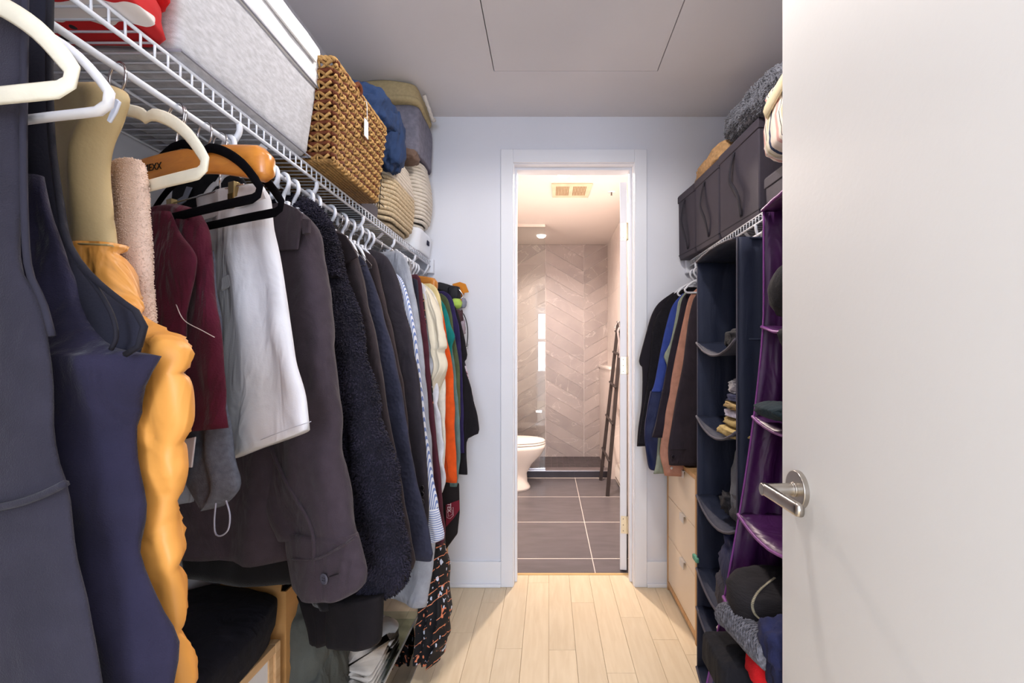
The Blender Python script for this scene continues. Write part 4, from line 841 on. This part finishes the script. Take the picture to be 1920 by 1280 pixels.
# white hangers in a row
for i, (Y, wh_) in enumerate([(1.075, 'carrying the brown overshirt'), (1.12, 'just behind the brown overshirt collar'), (1.165, 'carrying the black coat'), (1.235, 'carrying the shaggy teddy coat'), (1.275, 'just behind the teddy coat collar'), (1.36, 'carrying the long wool coat'), (1.44, 'carrying the navy knit cardigan'), (1.50, 'carrying the thin brown coat'), (1.56, 'in front of the charcoal blazer'), (1.62, 'carrying the charcoal blazer'), (1.66, 'carrying the striped shirt'), (1.93, 'carrying the white cotton shirt'), (1.97, 'carrying the ivory blouse'), (2.01, 'carrying the cream tee shirt'), (2.05, 'carrying the pale yellow shirt'), (2.10, 'carrying the orange shirt'), (2.145, 'carrying the teal tee shirt'), (2.19, 'carrying the sage green shirt'), (2.23, 'carrying the olive green shirt')]):
    hanger('white', 'white plastic hanger '+wh_, Y, 28+((i*7) % 5-2), group='white plastic hangers on the left rail', L=.065)
hanger('wood', 'tan wooden hanger end near the far end of left rail', 2.07, 26, L=.17)
hanger('white', 'white plastic hanger with wide hook right behind the wooden hanger', .93, 30, L=.12)
for Y, lb in ((1.405, 'thin chrome wire hanger behind the long wool coat hanger'), (1.45, 'thin chrome wire hanger behind the navy cardigan hanger')): hanger('wire', lb, Y, 24, L=.11, group='chrome wire hangers on the left rail')
# things at the far end of the left rail
cp = root('baseball_cap', (-.43, 2.36, 1.5), 'orange baseball cap hung at the far end of left rail', 'cap')
blob(P3(852, 548, 2.38), (.10, .10, .06), M('c47a22', .8), 'crown', cp, .8, .06, 4)
MB().loft([[P3(862+10*f, 531+2*f, 2.36)+Vector((0, 0, 0)), P3(876, 540, 2.35), P3(878, 549, 2.35), P3(866-4*f, 547, 2.36)] if False else [P3(x, y, 2.36)+Vector((0, f*.004, f*.003)) for x, y in ((848, 533), (862, 529), (873, 533), (879, 548), (866, 550), (852, 545))] for f in (0, 1)]).build('brim', M('c87e22', .7), cp, bevel=.001)
bgb = root('black_waist_bag', (-.45, 2.33, 1.5), 'black waist bag with metal buckle hung at end of left rail', 'bag')
blob(P3(838, 542, 2.32), (.13, .05, .045), M('222126', .7), 'strap_bundle', bgb, .6, .15, 6, rot=Matrix.Rotation(.25, 4, 'Y')); blob(P3(852, 550, 2.31), (.06, .06, .07), M('1a1a20', .6), 'pouch', bgb, .6, .1, 6)
MB().tube(resample([P3(860, 542, 2.28), P3(866, 550, 2.28), P3(868, 556, 2.28), P3(862, 560, 2.28)], 12), .003, 6).build('buckle', chrome, bgb, True)
lc = root('baseball_cap', (-.44, 2.30, 1.42), 'lime green cap tucked under the black waist bag', 'cap'); blob(P3(855, 569, 2.3), (.055, .07, .05), M('a9c85a', .8), 'crown', lc, .8, .1, 5)
gc = root('baseball_cap', (-.42, 2.36, 1.42), 'grey cap brim with orange dot beside the lime cap', 'cap'); blob(P3(868, 568, 2.37), (.035, .05, .05), M('8d90a0', .8), 'crown', gc, .8, .1, 5); blob(P3(863, 563, 2.34), (.012, .02, .02), M('d07030', .8), 'dot', gc)
bt = root('belt', (-.42, 2.34, 1.4), 'thin dark belt dangling against the end wall', 'belt')
MB().tube(resample([P3(860, 581, 2.3), P3(870, 590, 2.3), P3(876, 610, 2.3), P3(877, 630, 2.3), P3(875, 650, 2.3)], 20), .004, 6, flat=.6).build('strap', M('2b2a2c', .5), bt, True); MB().tube([P3(873, 645, 2.3), P3(878, 645, 2.3), P3(877, 654, 2.3), P3(872, 653, 2.3)], .0014, 5, closed=True).build('buckle', chrome, bt)
for c_, px, py, sz in (('4a3238', 858, 596, .05), ('a79aa6', 862, 614, .05)):
    lb_ = 'small dark scarf knot under the lime cap' if c_[0] == '4' else 'small mauve scarf bundle above the black jacket'
    tag(blob(P3(px, py, 2.28), (sz, .06, sz*1.4), M(c_), 'scarf', None, .7, .3, 7), lb_, 'scarf')
# black tote with burgundy badge
tb = root('tote_bag', (-.52, 2.1, .75), 'black tote bag with burgundy crest badge hanging by the end wall', 'bag')
m = MB().loft([[P3(x, y, Y) for x, y in ((815, 900), (861, 905), (862, 960), (858, 1000), (833, 1034), (815, 1030))] for Y in (2.05, 2.11)])
m.build('bag_body', M('1f1a1b', .85, .2), tb, bevel=.006)
MB().loft([[P3(x, y, Y) for x, y in ((836, 946), (861, 937), (862, 955), (850, 972), (836, 988))] for Y in (2.04, 2.05)]).build('badge', M('6e1426', .7), tb)
for w_ in (0, 1): MB().tube([P3(x, y, 2.036) for x, y in (((838, 957), (850, 951), (850, 966), (844, 972), (838, 970)), ((840, 959), (848, 955), (848, 964), (841, 968)))[w_]], .0008, 5, closed=True).build('crest_line', M('e8c8d0', bump=0, var=0), tb)
ft = bpy.data.curves.new('t', 'FONT'); ft.body = 'TEX'; ft.size = .022; ft.extrude = .0003; q_ = bpy.data.objects.new('t', ft); COL.objects.link(q_); bpy.context.view_layer.update(); me = bpy.data.meshes.new_from_object(q_); bpy.data.objects.remove(q_)
me.materials.append(M('e8d8dc', bump=0, var=0)); q_ = bpy.data.objects.new('badge_letters', me); COL.objects.link(q_); q_.parent = tb; q_.rotation_euler = (PI/2, PI/2, 0); q_.location = P3(839, 943, 2.035)-Vector(tb['o'])
box('wooden_toggle', (-.444, 2.06, .30), (-.434, 2.07, .46), wood('c9a878', 'dcc094'), tb)
# ================================================================== LEFT FLOOR
lw = wood('c0976a', 'd8b589', 5, (10, 1, 10), .5)
bn_ = root('storage_bench', (-.79, 1.0, 0), 'pale wood bench with white panel front under the hanging clothes', 'bench')
by0, by1, bxf, bz = .45, 1.235, -.69, .455
for a_, b_ in (((bxf-.02, by1-.022, 0), (bxf, by1, bz)), ((bxf-.02, by0, 0), (bxf, by0+.022, bz)), ((XL+.01, by1-.022, 0), (XL+.03, by1, bz))): box('post', a_, b_, lw, bn_, .0015)
box('top_rail', (bxf-.02, by0+.022, bz-.022), (bxf, by1-.022, bz), lw, bn_, .0015); box('bottom_rail', (bxf-.02, by0+.022, .04), (bxf, by1-.022, .062), lw, bn_, .0015); box('top_board', (XL+.01, by0, bz-.02), (bxf-.02, by1, bz-.001), lw, bn_)
box('inner_frame', (bxf-.018, by1-.040, .062), (bxf-.006, by1-.022, bz-.022), lw, bn_); box('front_panel', (bxf-.016, by0+.022, .062), (bxf-.010, by1-.040, bz-.022), M('dcdcdf', .4, 0, bump=0), bn_); box('end_panel', (XL+.03, by1-.016, .04), (bxf-.02, by1-.008, bz-.02), lw, bn_)
cu_ = tag(blob((-.80, .90, bz+.075), (.25, .72, .135), M('11101a', .95, .2, 30, .4, 500, crease=.5), 'seat_cushion', None, .42, .07, 4, nu=48, nv=26, seed=4, rot=Matrix.Rotation(.26, 4, 'Y')), 'thick black seat cushion lying on the pale wood bench', 'cushion')
cb = root('cardboard_box', (-.80, 1.42, 0), 'open tan cardboard box behind the pale wood bench', 'cardboard box')
cbm = M('b98a54', .85, .06, 8, .15, 120, stretch=(1, 1, 4))
MB().box((-.89, 1.27, 0), (-.695, 1.275, .56)).box((-.70, 1.275, 0), (-.695, 1.45, .56)).box((-.89, 1.445, 0), (-.70, 1.45, .56)).box((-.89, 1.275, 0), (-.885, 1.445, .56)).box((-.885, 1.275, 0), (-.70, 1.445, .01)).build('carton', cbm, cb)
MB().loft([[(-.88, 1.27, .56), (-.71, 1.27, .56), (-.71, 1.274, .56), (-.88, 1.274, .56)], [(-.85, 1.31, .64), (-.72, 1.31, .64), (-.72, 1.314, .64), (-.85, 1.314, .64)]]).build('flap', cbm, cb)
ls = root('wood_offcut', (-.80, 1.30, .56), 'small wooden frame pieces poking out beside the cardboard box', 'frame')
box('slat', (-.835, 1.262, .50), (-.815, 1.268, .60), lw, ls); box('slat', (-.87, 1.255, .545), (-.82, 1.262, .572), M('6b4522'), ls)
# grey cloth heap in a wooden crate
hp_ = root('cloth_heap', (-.66, 1.5, 0), 'crumpled grey green trousers heaped in tray by the cardboard box', 'trousers')
hm_ = M('50534f', .9, .15, 12, .5, 300, crease=1)
blob((-.72, 1.40, .30), (.20, .24, .42), hm_, 'heap', hp_, .75, .16, 6, nu=56, nv=36, seed=14); blob((-.665, 1.40, .20), (.13, .24, .30), hm_, 'fold', hp_, .75, .18, 6, nu=48, nv=30, seed=21); blob((-.72, 1.52, .46), (.13, .2, .13), hm_, 'upper_fold', hp_, .6, .4, 8, seed=25)
pb = root('fabric_bin', (-.60, 1.60, 0), 'soft off white canvas bin standing on the floor below coats', 'bin')
soft_box('bin_body', (-.66, 1.44, -.545, 1.74), (-.67, 1.43, -.530, 1.75), .006, .31, M('d2cbc2', .9, .06, 30, .3), pb, r=.03, amp=.012, seed=3)
wt = root('wooden_tray', (-.66, 1.7, .0), 'pale wooden tray rim leaning inside the clear acrylic box', 'tray')
bar((-.512, 1.40, .12), (-.512, 1.83, .155), .012, .03, 'rail', wt, lw); bar((-.512, 1.40, .03), (-.512, 1.83, .03), .012, .02, 'rail', wt, lw)
gl = glass('eef4f2', .02); ac = root('acrylic_box', (-.66, 1.7, 0), 'clear acrylic shoe box on floor beneath the grey trousers', 'box')
def acr(r_, x0, x1, y0, y1, z0, z1, t=.003):
    for a_, b_ in (((x1-t, y0, z0), (x1, y1, z1)), ((x0, y0, z0), (x1-t, y0+t, z1)), ((x0, y1-t, z0), (x1-t, y1, z1))): box('acrylic_wall', a_, b_, gl, r_)
    em = M('9c9a98', .25, 0, bump=0)
    for (y, z) in ((y0, z1), (y1, z1), (y1, z0)): pass
    MB().box((x1-.004, y0, z1-.005), (x1+.001, y1, z1+.001)).box((x1-.004, y1-.005, z0), (x1+.001, y1, z1)).box((x1-.004, y0, z0), (x1+.001, y0+.005, z1)).box((x1-.004, y0, z0), (x1+.001, y1, z0+.004)).build('edge_frame', em, r_, bevel=.001)
acr(ac, -.86, -.500, 1.42, 1.865, .002, .190); ac2 = root('acrylic_box', (-.66, 1.7, 0), 'inner clear acrylic drawer nested inside the larger acrylic box', 'box'); acr(ac2, -.85, -.508, 1.60, 1.845, .01, .172)
sh = root('shoe', (-.62, 1.75, .02), 'dark brown shoe stored inside clear acrylic box', 'shoe')
blob((-.62, 1.76, .055), (.20, .085, .075), M('3a2a28', .5), 'upper', sh, .8, .1, 4, seed=2); blob((-.62, 1.76, .020), (.21, .09, .02), M('191414', .5), 'sole', sh, .5, .02)
tag(blob((-.57, 1.28, .10), (.12, .2, .14), M('aeb4c4', .9), 'light_blue_cloth', None, .6, .35, 7, seed=3), 'pale blue cloth bundled on floor in front of the canvas bin', 'cloth')
# ================================================================== RIGHT RAIL CLOTHES
def rs(name, label, cat, Yr, outer, hexc, part='body', mt=None, th=16, **k):
    g_ = Hung(name, label, cat, Yr, th, 1); k.setdefault('t', .022); k.setdefault('seed', int(Yr*100))
    g_.cloth(part, outer, mt or M(hexc, .92, .14, 30, .5, 420, sheen=.05, crease=.5), **k); return g_
for Y, lab in ((2.40, 'white plastic hanger nearest the end wall on right rail'), (2.34, 'white plastic hanger second from the end wall on right rail'), (2.22, 'white plastic hanger holding the dark jacket on right rail')):
    hanger('white', lab, Y-.02, 16, 1, L=.11)
rs('black_tee', 'black tee shirt closest to the doorway on right rail', 'top', 2.385, [(1262, 548), (1235, 568), (1221, 592), (1210, 630), (1198, 678), (1204, 690), (1203, 750), (1196, 800), (1193, 836)], '1e1a22', inner=.40, tilt=(0, -.05))
td2 = rs('teddy_jacket', 'black curly fleece jacket second from doorway on right rail', 'jacket', 2.35, [(1290, 538), (1262, 552), (1240, 580), (1226, 610), (1219, 680), (1212, 740), (1203, 800), (1198, 835)], '', mt=M('17151b', .95, .3, 40, .5, 200), inner=.36)
fur(td2.o.children[0], 5000, .006, M('1e1c24', .9, .3, 25, 0), 'fleece_pile', 9, .0013, .1)
bl2 = rs('blue_parka', 'royal blue parka with navy lower half on right rail', 'jacket', 2.315, [(1280, 550), (1262, 572), (1250, 610), (1238, 660), (1226, 720), (1220, 734)], '33458f', inner=.33)
bl2.cloth('navy_panel', [(1220, 733), (1214, 770), (1210, 810), (1213, 850), (1218, 878), (1224, 882)], M('1a2247', .6, .15, 20, .4), inner=.20, t=.024, top=.95, wr=.008)
rs('sage_hoodie', 'sage green hoodie with ribbed hem on right rail', 'hoodie', 2.275, [(1284, 548), (1272, 565), (1268, 590), (1258, 640), (1246, 668), (1252, 690), (1240, 760), (1232, 860), (1226, 888)], '8c9484', inner=.30)
rs('dark_cardigan', 'dark purple brown cardigan in front of the sage hoodie', 'cardigan', 2.235, [(1292, 545), (1280, 560), (1272, 600), (1258, 660), (1244, 730), (1232, 790), (1224, 820)], '221c26', inner=.28)
pk = rs('pink_jacket', 'dusty pink corduroy jacket with pearl snap cuff on right rail', 'jacket', 2.21, [(1306, 541), (1292, 558), (1282, 600), (1268, 670), (1256, 740), (1246, 800), (1240, 850), (1246, 880), (1248, 892)], 'b07f6c', inner=.28)
pk.button(1259, 877, .006, M('e8e0dc', .2, bump=0), .028)
dj = rs('chore_jacket', 'dark plum chore jacket with buttoned cuff beside the organizer', 'jacket', 2.16, [(1310, 548), (1300, 562), (1291, 600), (1281, 680), (1268, 750), (1260, 800), (1254, 840), (1256, 872)], '2d262e', inner=.32, t=.03, top=.6)
dj.line('cuff_seam', [(1256, 843), (1280, 843), (1306, 841)], .0018, M('221c22'), .032); dj.button(1262, 856, .009, M('1d1a22', .3, bump=0), .032)
# ================================================================== DRESSER
ds = root('dresser', (.80, 2.2, 0), 'cream fronted oak dresser with three drawers below right rail', 'dresser')
ok = wood('b58a58', 'cda374', 5, (8, 8, 1), .5); crf = M('e3d2bb', .35, .01, 3, 0)
x0, y0, y1, zt = .60, 1.955, 2.437, .692
box('top', (x0, y0, zt-.018), (1.015, y1, zt), ok, ds, .001); box('side_panel', (x0, y1-.016, 0), (1.015, y1, zt-.018), ok, ds, .001); box('side_panel', (x0, y0, 0), (1.015, y0+.016, zt-.018), ok, ds, .001); box('plinth_rail', (x0, y0+.016, .022), (x0+.016, y1-.016, .045), ok, ds, .001); box('back_panel', (1.0, y0+.016, .02), (1.012, y1-.016, zt-.018), ok, ds)
for a, b in ((.047, .270), (.273, .472), (.475, .672)):
    d = box('drawer', (x0+.003, y0+.018, a), (x0+.020, y1-.018, b), crf, ds, .001); 
    ym = y0+.19
    MB().box((x0-.0085, ym-.03, b-.001), (x0+.01, ym+.03, b+.001)).box((x0-.0085, ym-.03, b-.030), (x0-.006, ym+.03, b-.001)).build('handle', M('d8d4d0', .4, metal=.3, bump=0), d, local=False, origin=(0, 0, 0)) if False else MB().box((x0-.0085, ym-.03, b-.001), (x0+.01, ym+.03, b+.001)).box((x0-.0085, ym-.03, b-.030), (x0-.006, ym+.03, b-.001)).build('handle', M('d8d4d0', .4, metal=.3, bump=0), d, local=True).__setattr__('location', -Vector(ds['o'])) 
# ================================================================== HANGING ORGANIZERS
def organizer(name, label, mat, rim, xf, xb, y0, y1, ztop, zs, lean, wav=.006, trim=None, sag=.035):
    """fabric shelf tower open towards -X. lean(z) shifts the front towards the aisle"""
    r = root(name, ((xf+xb)/2, (y0+y1)/2, ztop), label, 'organizer')
    zb = zs[-1]; n = 30
    for y, sgn, nm in ((y1, 1, 'side_panel'), (y0, -1, 'side_panel')):
        rings = []
        for i in range(n+1):
            z = lerp(ztop, zb, i/n); row = []
            K = 16
            f = [Vector((lerp(xf, xb, k/K)+lean(z)*(1-.0*k/K), y+sgn*wav*math.sin(k*1.9+.5*math.sin(i*.35))+sgn*.004*noise.noise(Vector((k*.7, i*.3, y))), z)) for k in range(K+1)]
            rings.append(f+[p+Vector((0, -sgn*.003, 0)) for p in f[::-1]])
        MB().loft(rings).build(nm, mat, r, True)
        MB().tube([(xf+lean(lerp(ztop, zb, i/n)), y, lerp(ztop, zb, i/n)) for i in range(n+1)], .0028, 6).build('edge_binding', rim, r, True)
    bp = []
    for i in range(n+1):
        z = lerp(ztop, zb, i/n); bp.append([(xb+lean(z), y0, z), (xb+lean(z), y1, z), (xb+lean(z)+.004, y1, z), (xb+lean(z)+.004, y0, z)])
    MB().loft(bp).build('back_panel', mat, r)
    for q, z in enumerate([ztop]+zs):
        sg = sag if q else -.01; V = []; nu_, nv_ = 10, 16; rows = []
        for i in range(nv_+1):
            w = i/nv_; y = lerp(y0, y1, w); dz = -sg*4*w*(1-w) if q else .012*math.sin(PI*w)
            top = [Vector((lerp(xf-.004, xb, k/nu_)+lean(z), y, z+dz*(1-.35*k/nu_)+.002*noise.noise(Vector((k, i*.6, q))))) for k in range(nu_+1)]
            rows.append(top+[p-Vector((0, 0, .006)) for p in top[::-1]])
        sh_ = MB().loft(rows).build('shelf', mat, r, True)
        MB().tube([(rw[0].x, rw[0].y, rw[0].z-.003) for rw in rows], .0042, 6).build('edge_binding', rim, r, True)
    for y in (lerp(y0, y1, .3), lerp(y0, y1, .7)):
        MB().tube(resample([(ROD_R+.0, y, ztop+.005), (ROD_R-.02, y, ROD_Z-.03), (ROD_R-.014, y, ROD_Z), (ROD_R, y, ROD_Z+.010), (ROD_R+.014, y, ROD_Z), (ROD_R+.012, y, ROD_Z-.03), (ROD_R, y, ztop+.008)], 20), .004, 6, flat=2.2, up=(0, 1, 0)).build('hanging_strap', rim, r, True)
    return r
nv = M('20263a', .7, .1, 16, .15, 300, crease=.25); nvr = M('45434f', .7); 
SY0, SY1, SX = 1.326, 1.677, .52
organizer('hanging_organizer', 'navy fabric hanging organizer with sagging shelves on right rail', nv, nvr, SX, SX+.33, SY0, SY1, 1.512, [1.232, .975, .700, .445, .31, .10], lambda z: 0, .004, sag=.045)
pu = M('43194d', .42, .12, 12, .2, 60, spec=.5, crease=.35); pur = M('7a3d84', .4)
organizer('purple_organizer', 'shiny purple fabric hanging organizer half hidden behind the white door', pu, pur, .553, .86, .955, 1.235, 1.56, [1.262, 1.03, .78, .568, .41, .20], lambda z: -.155*max(0, (1.30-z)/1.0)**1.4, .010, sag=.022)
# things inside the navy organizer
def item(name, label, cat, c, size, hexc, e=.6, na=.2, seed=0, rot=None, mt=None, ns=7):
    return tag(blob(c, size, mt or M(hexc, .9, .15, 30, .5, 400, crease=.9), name, None, e, na, ns, rot=rot, seed=seed), label, cat)
item('black_beanie', 'black knitted beanie on top shelf of the navy organizer', 'hat', (.62, 1.44, 1.232), (.16, .15, .075), '1c1d24', seed=3)
item('folded_cloth', 'folded sand coloured trousers at bottom of navy organizer pile', 'trousers', (.62, 1.42, .957), (.20, .19, .028), 'b39c66', .4, .1, 2)
item('folded_cloth', 'folded khaki trousers on sand trousers in the navy organizer', 'trousers', (.63, 1.42, .985), (.19, .18, .024), '9d8856', .4, .1, 4)
item('folded_cloth', 'folded pale lilac shirt in the middle of organizer pile', 'shirt', (.63, 1.42, 1.010), (.18, .17, .024), 'aaa6b8', .4, .12, 5)
item('folded_cloth', 'folded tan chinos above lilac shirt in the organizer pile', 'trousers', (.63, 1.42, 1.034), (.19, .17, .022), 'a58c5e', .4, .12, 6)
item('folded_cloth', 'folded navy shorts near top of organizer pile', 'shorts', (.63, 1.42, 1.058), (.17, .16, .026), '2b3050', .4, .15, 7)
item('folded_cloth', 'rolled grey top with white lining crowning the organizer pile', 'top', (.62, 1.41, 1.092), (.14, .14, .05), '82808c', .6, .25, 8)
item('folded_cloth', 'white crumpled tank top beside the rolled grey top', 'top', (.60, 1.46, 1.085), (.09, .09, .045), 'd0cfd4', .6, .3, 12)
item('grey_leggings', 'slate grey leggings draped over third organizer shelf', 'leggings', (.60, 1.43, .795), (.10, .12, .24), '5c616c', .8, .16, 9)
item('crumpled_shirt', 'dark grey crumpled top behind the slate leggings', 'top', (.64, 1.40, .735), (.18, .18, .13), '34343c', .7, .16, 10)
item('strappy_tank', 'small black strappy top on third organizer shelf', 'top', (.58, 1.50, .725), (.07, .07, .06), '222228', .6, .35, 11)
item('denim_shorts', 'indigo denim shorts folded in the fourth organizer shelf', 'shorts', (.60, 1.41, .56), (.16, .20, .17), '2c3050', .55, .18, 12, Matrix.Rotation(.5, 4, 'X'))
item('rolled_sweater', 'rolled charcoal sweater in lower part of navy organizer', 'sweater', (.58, 1.42, .45), (.14, .24, .13), '33313a', .75, .12, 13, Matrix.Rotation(.35, 4, 'X'))
item('rolled_sweatshirt', 'dark rolled sweatshirt under the rolled charcoal sweater', 'sweater', (.60, 1.38, .40), (.15, .18, .12), '25222b', .75, .14, 31)
item('patterned_shirt', 'pale blue and cream patterned top under rolled sweater', 'top', (.60, 1.37, .335), (.12, .16, .07), '', .6, .25, 14, mt=blotch('c6c0b8', ['5e93a0', '3b4668'], 16, .55))
item('white_pompom', 'small white fluffy pompom on lower organizer shelf', 'pompom', (.535, 1.46, .345), (.04, .05, .04), 'd6c6c0', .8, .3, 15)
item('green_tag', 'small mint green clip at edge of the navy organizer', 'clip', (.517, 1.69, .47), (.012, .05, .018), '5f9a84', .4, 0, 0)
# things in the purple organizer
item('black_roll', 'smooth black rolled garment at the top of purple organizer', 'clothing', (.575, 1.07, 1.335), (.15, .16, .12), '1b1b20', .8, .06, 16, Matrix.Rotation(-.5, 4, 'X'))
item('black_bundle', 'black garment on second shelf of the purple organizer', 'clothing', (.60, 1.05, 1.225), (.16, .15, .08), '16161c', .7, .15, 17)
item('dark_teal_roll', 'dark teal rolled sock on third shelf of purple organizer', 'socks', (.535, 1.09, 1.058), (.10, .20, .04), '1c2c34', .8, .1, 18)
zc = item('zip_sweater', 'black ribbed sweater with brass zipper rolled in purple organizer', 'sweater', (.515, 1.10, .625), (.20, .17, .105), '', .7, .06, 19, Matrix.Rotation(.2, 4, 'X'), mt=M('1b191d', .9, .2, 30, .9, 60, stretch=(1, 1, 6)))
zp = resample([P3(1452, 1083, 1.035), P3(1424, 1106, 1.025), P3(1411, 1130, 1.02), P3(1415, 1150, 1.022), P3(1428, 1162, 1.03)], 40)
from mathutils.bvhtree import BVHTree
bv = BVHTree.FromPolygons([v.co for v in zc.data.vertices], [tuple(p.vertices) for p in zc.data.polygons])
zp = [bv.ray_cast(Vector((0, 0, H)), (a-Vector((0, 0, H))).normalized())[0] or bv.find_nearest(a)[0] for a in zp]
zz = MB()
for a in zp: zz.box((a.x-.0024, a.y-.0022, a.z-.0007), (a.x+.0024, a.y+.0022, a.z+.0007))
o = zz.build('zipper_teeth', M('cfc8b0', .3, metal=.5, bump=0), None); o.parent = zc; o['kind'] = 'stuff'
kn = M('66666e', .95, .6, 120, 1.0, 70, kind='voronoi')
sl_ = root('knit_sleeve', (.43, 1.0, .5), 'grey chunky knit sweater sleeve hanging over purple shelf', 'sweater')
pts = resample([P3(1358, 1152, 1.17), P3(1378, 1158, 1.12), P3(1402, 1180, 1.06), P3(1425, 1204, 1.01), P3(1452, 1228, .96)], 44)
MB().tube(pts, [.024+.010*min(1, i/14) for i in range(44)], 20).build('sleeve', kn, sl_, True)
for i in range(1, 43):     # knitted ribs
    p = pts[i]; t_ = (pts[min(i+1, 43)]-pts[i-1]).normalized(); a = Vector((0, 0, 1)); a = (a-t_*a.dot(t_)).normalized(); b = t_.cross(a); rr_ = .0245+.010*min(1, i/14)
    ring = [p+a*math.cos(q)*rr_+b*math.sin(q)*rr_+t_*.0022*math.cos(q*14+PI*(i % 2)) for q in [2*PI*k/56 for k in range(56)]]
    MB().tube(ring, .0021, 4, closed=True).build('knit_row', kn, sl_, True)
item('navy_jersey', 'navy jersey bunched beside the door at bottom right', 'jersey', P3(1466, 1205, .95), (.075, .10, .085), '1f2448', .75, .15, 21)
item('navy_jersey_sleeve', 'navy jersey sleeve falling below the knit sleeve', 'jersey', P3(1470, 1255, .94), (.06, .08, .10), '1b2040', .75, .15, 22)
item('red_garment', 'bright red garment in the lowest purple compartment', 'clothing', P3(1436, 1252, 1.02), (.075, .09, .07), 'c0141c', .75, .15, 23)
item('black_purse', 'black wallet purse with zip top in lowest purple compartment', 'purse', P3(1372, 1242, 1.12), (.10, .15, .075), '141318', .25, .04, 24)
item('blue_garment', 'denim blue garment edge at the very bottom of purple organizer', 'clothing', P3(1400, 1290, 1.08), (.12, .16, .05), '3a4a74', .6, .25, 25)
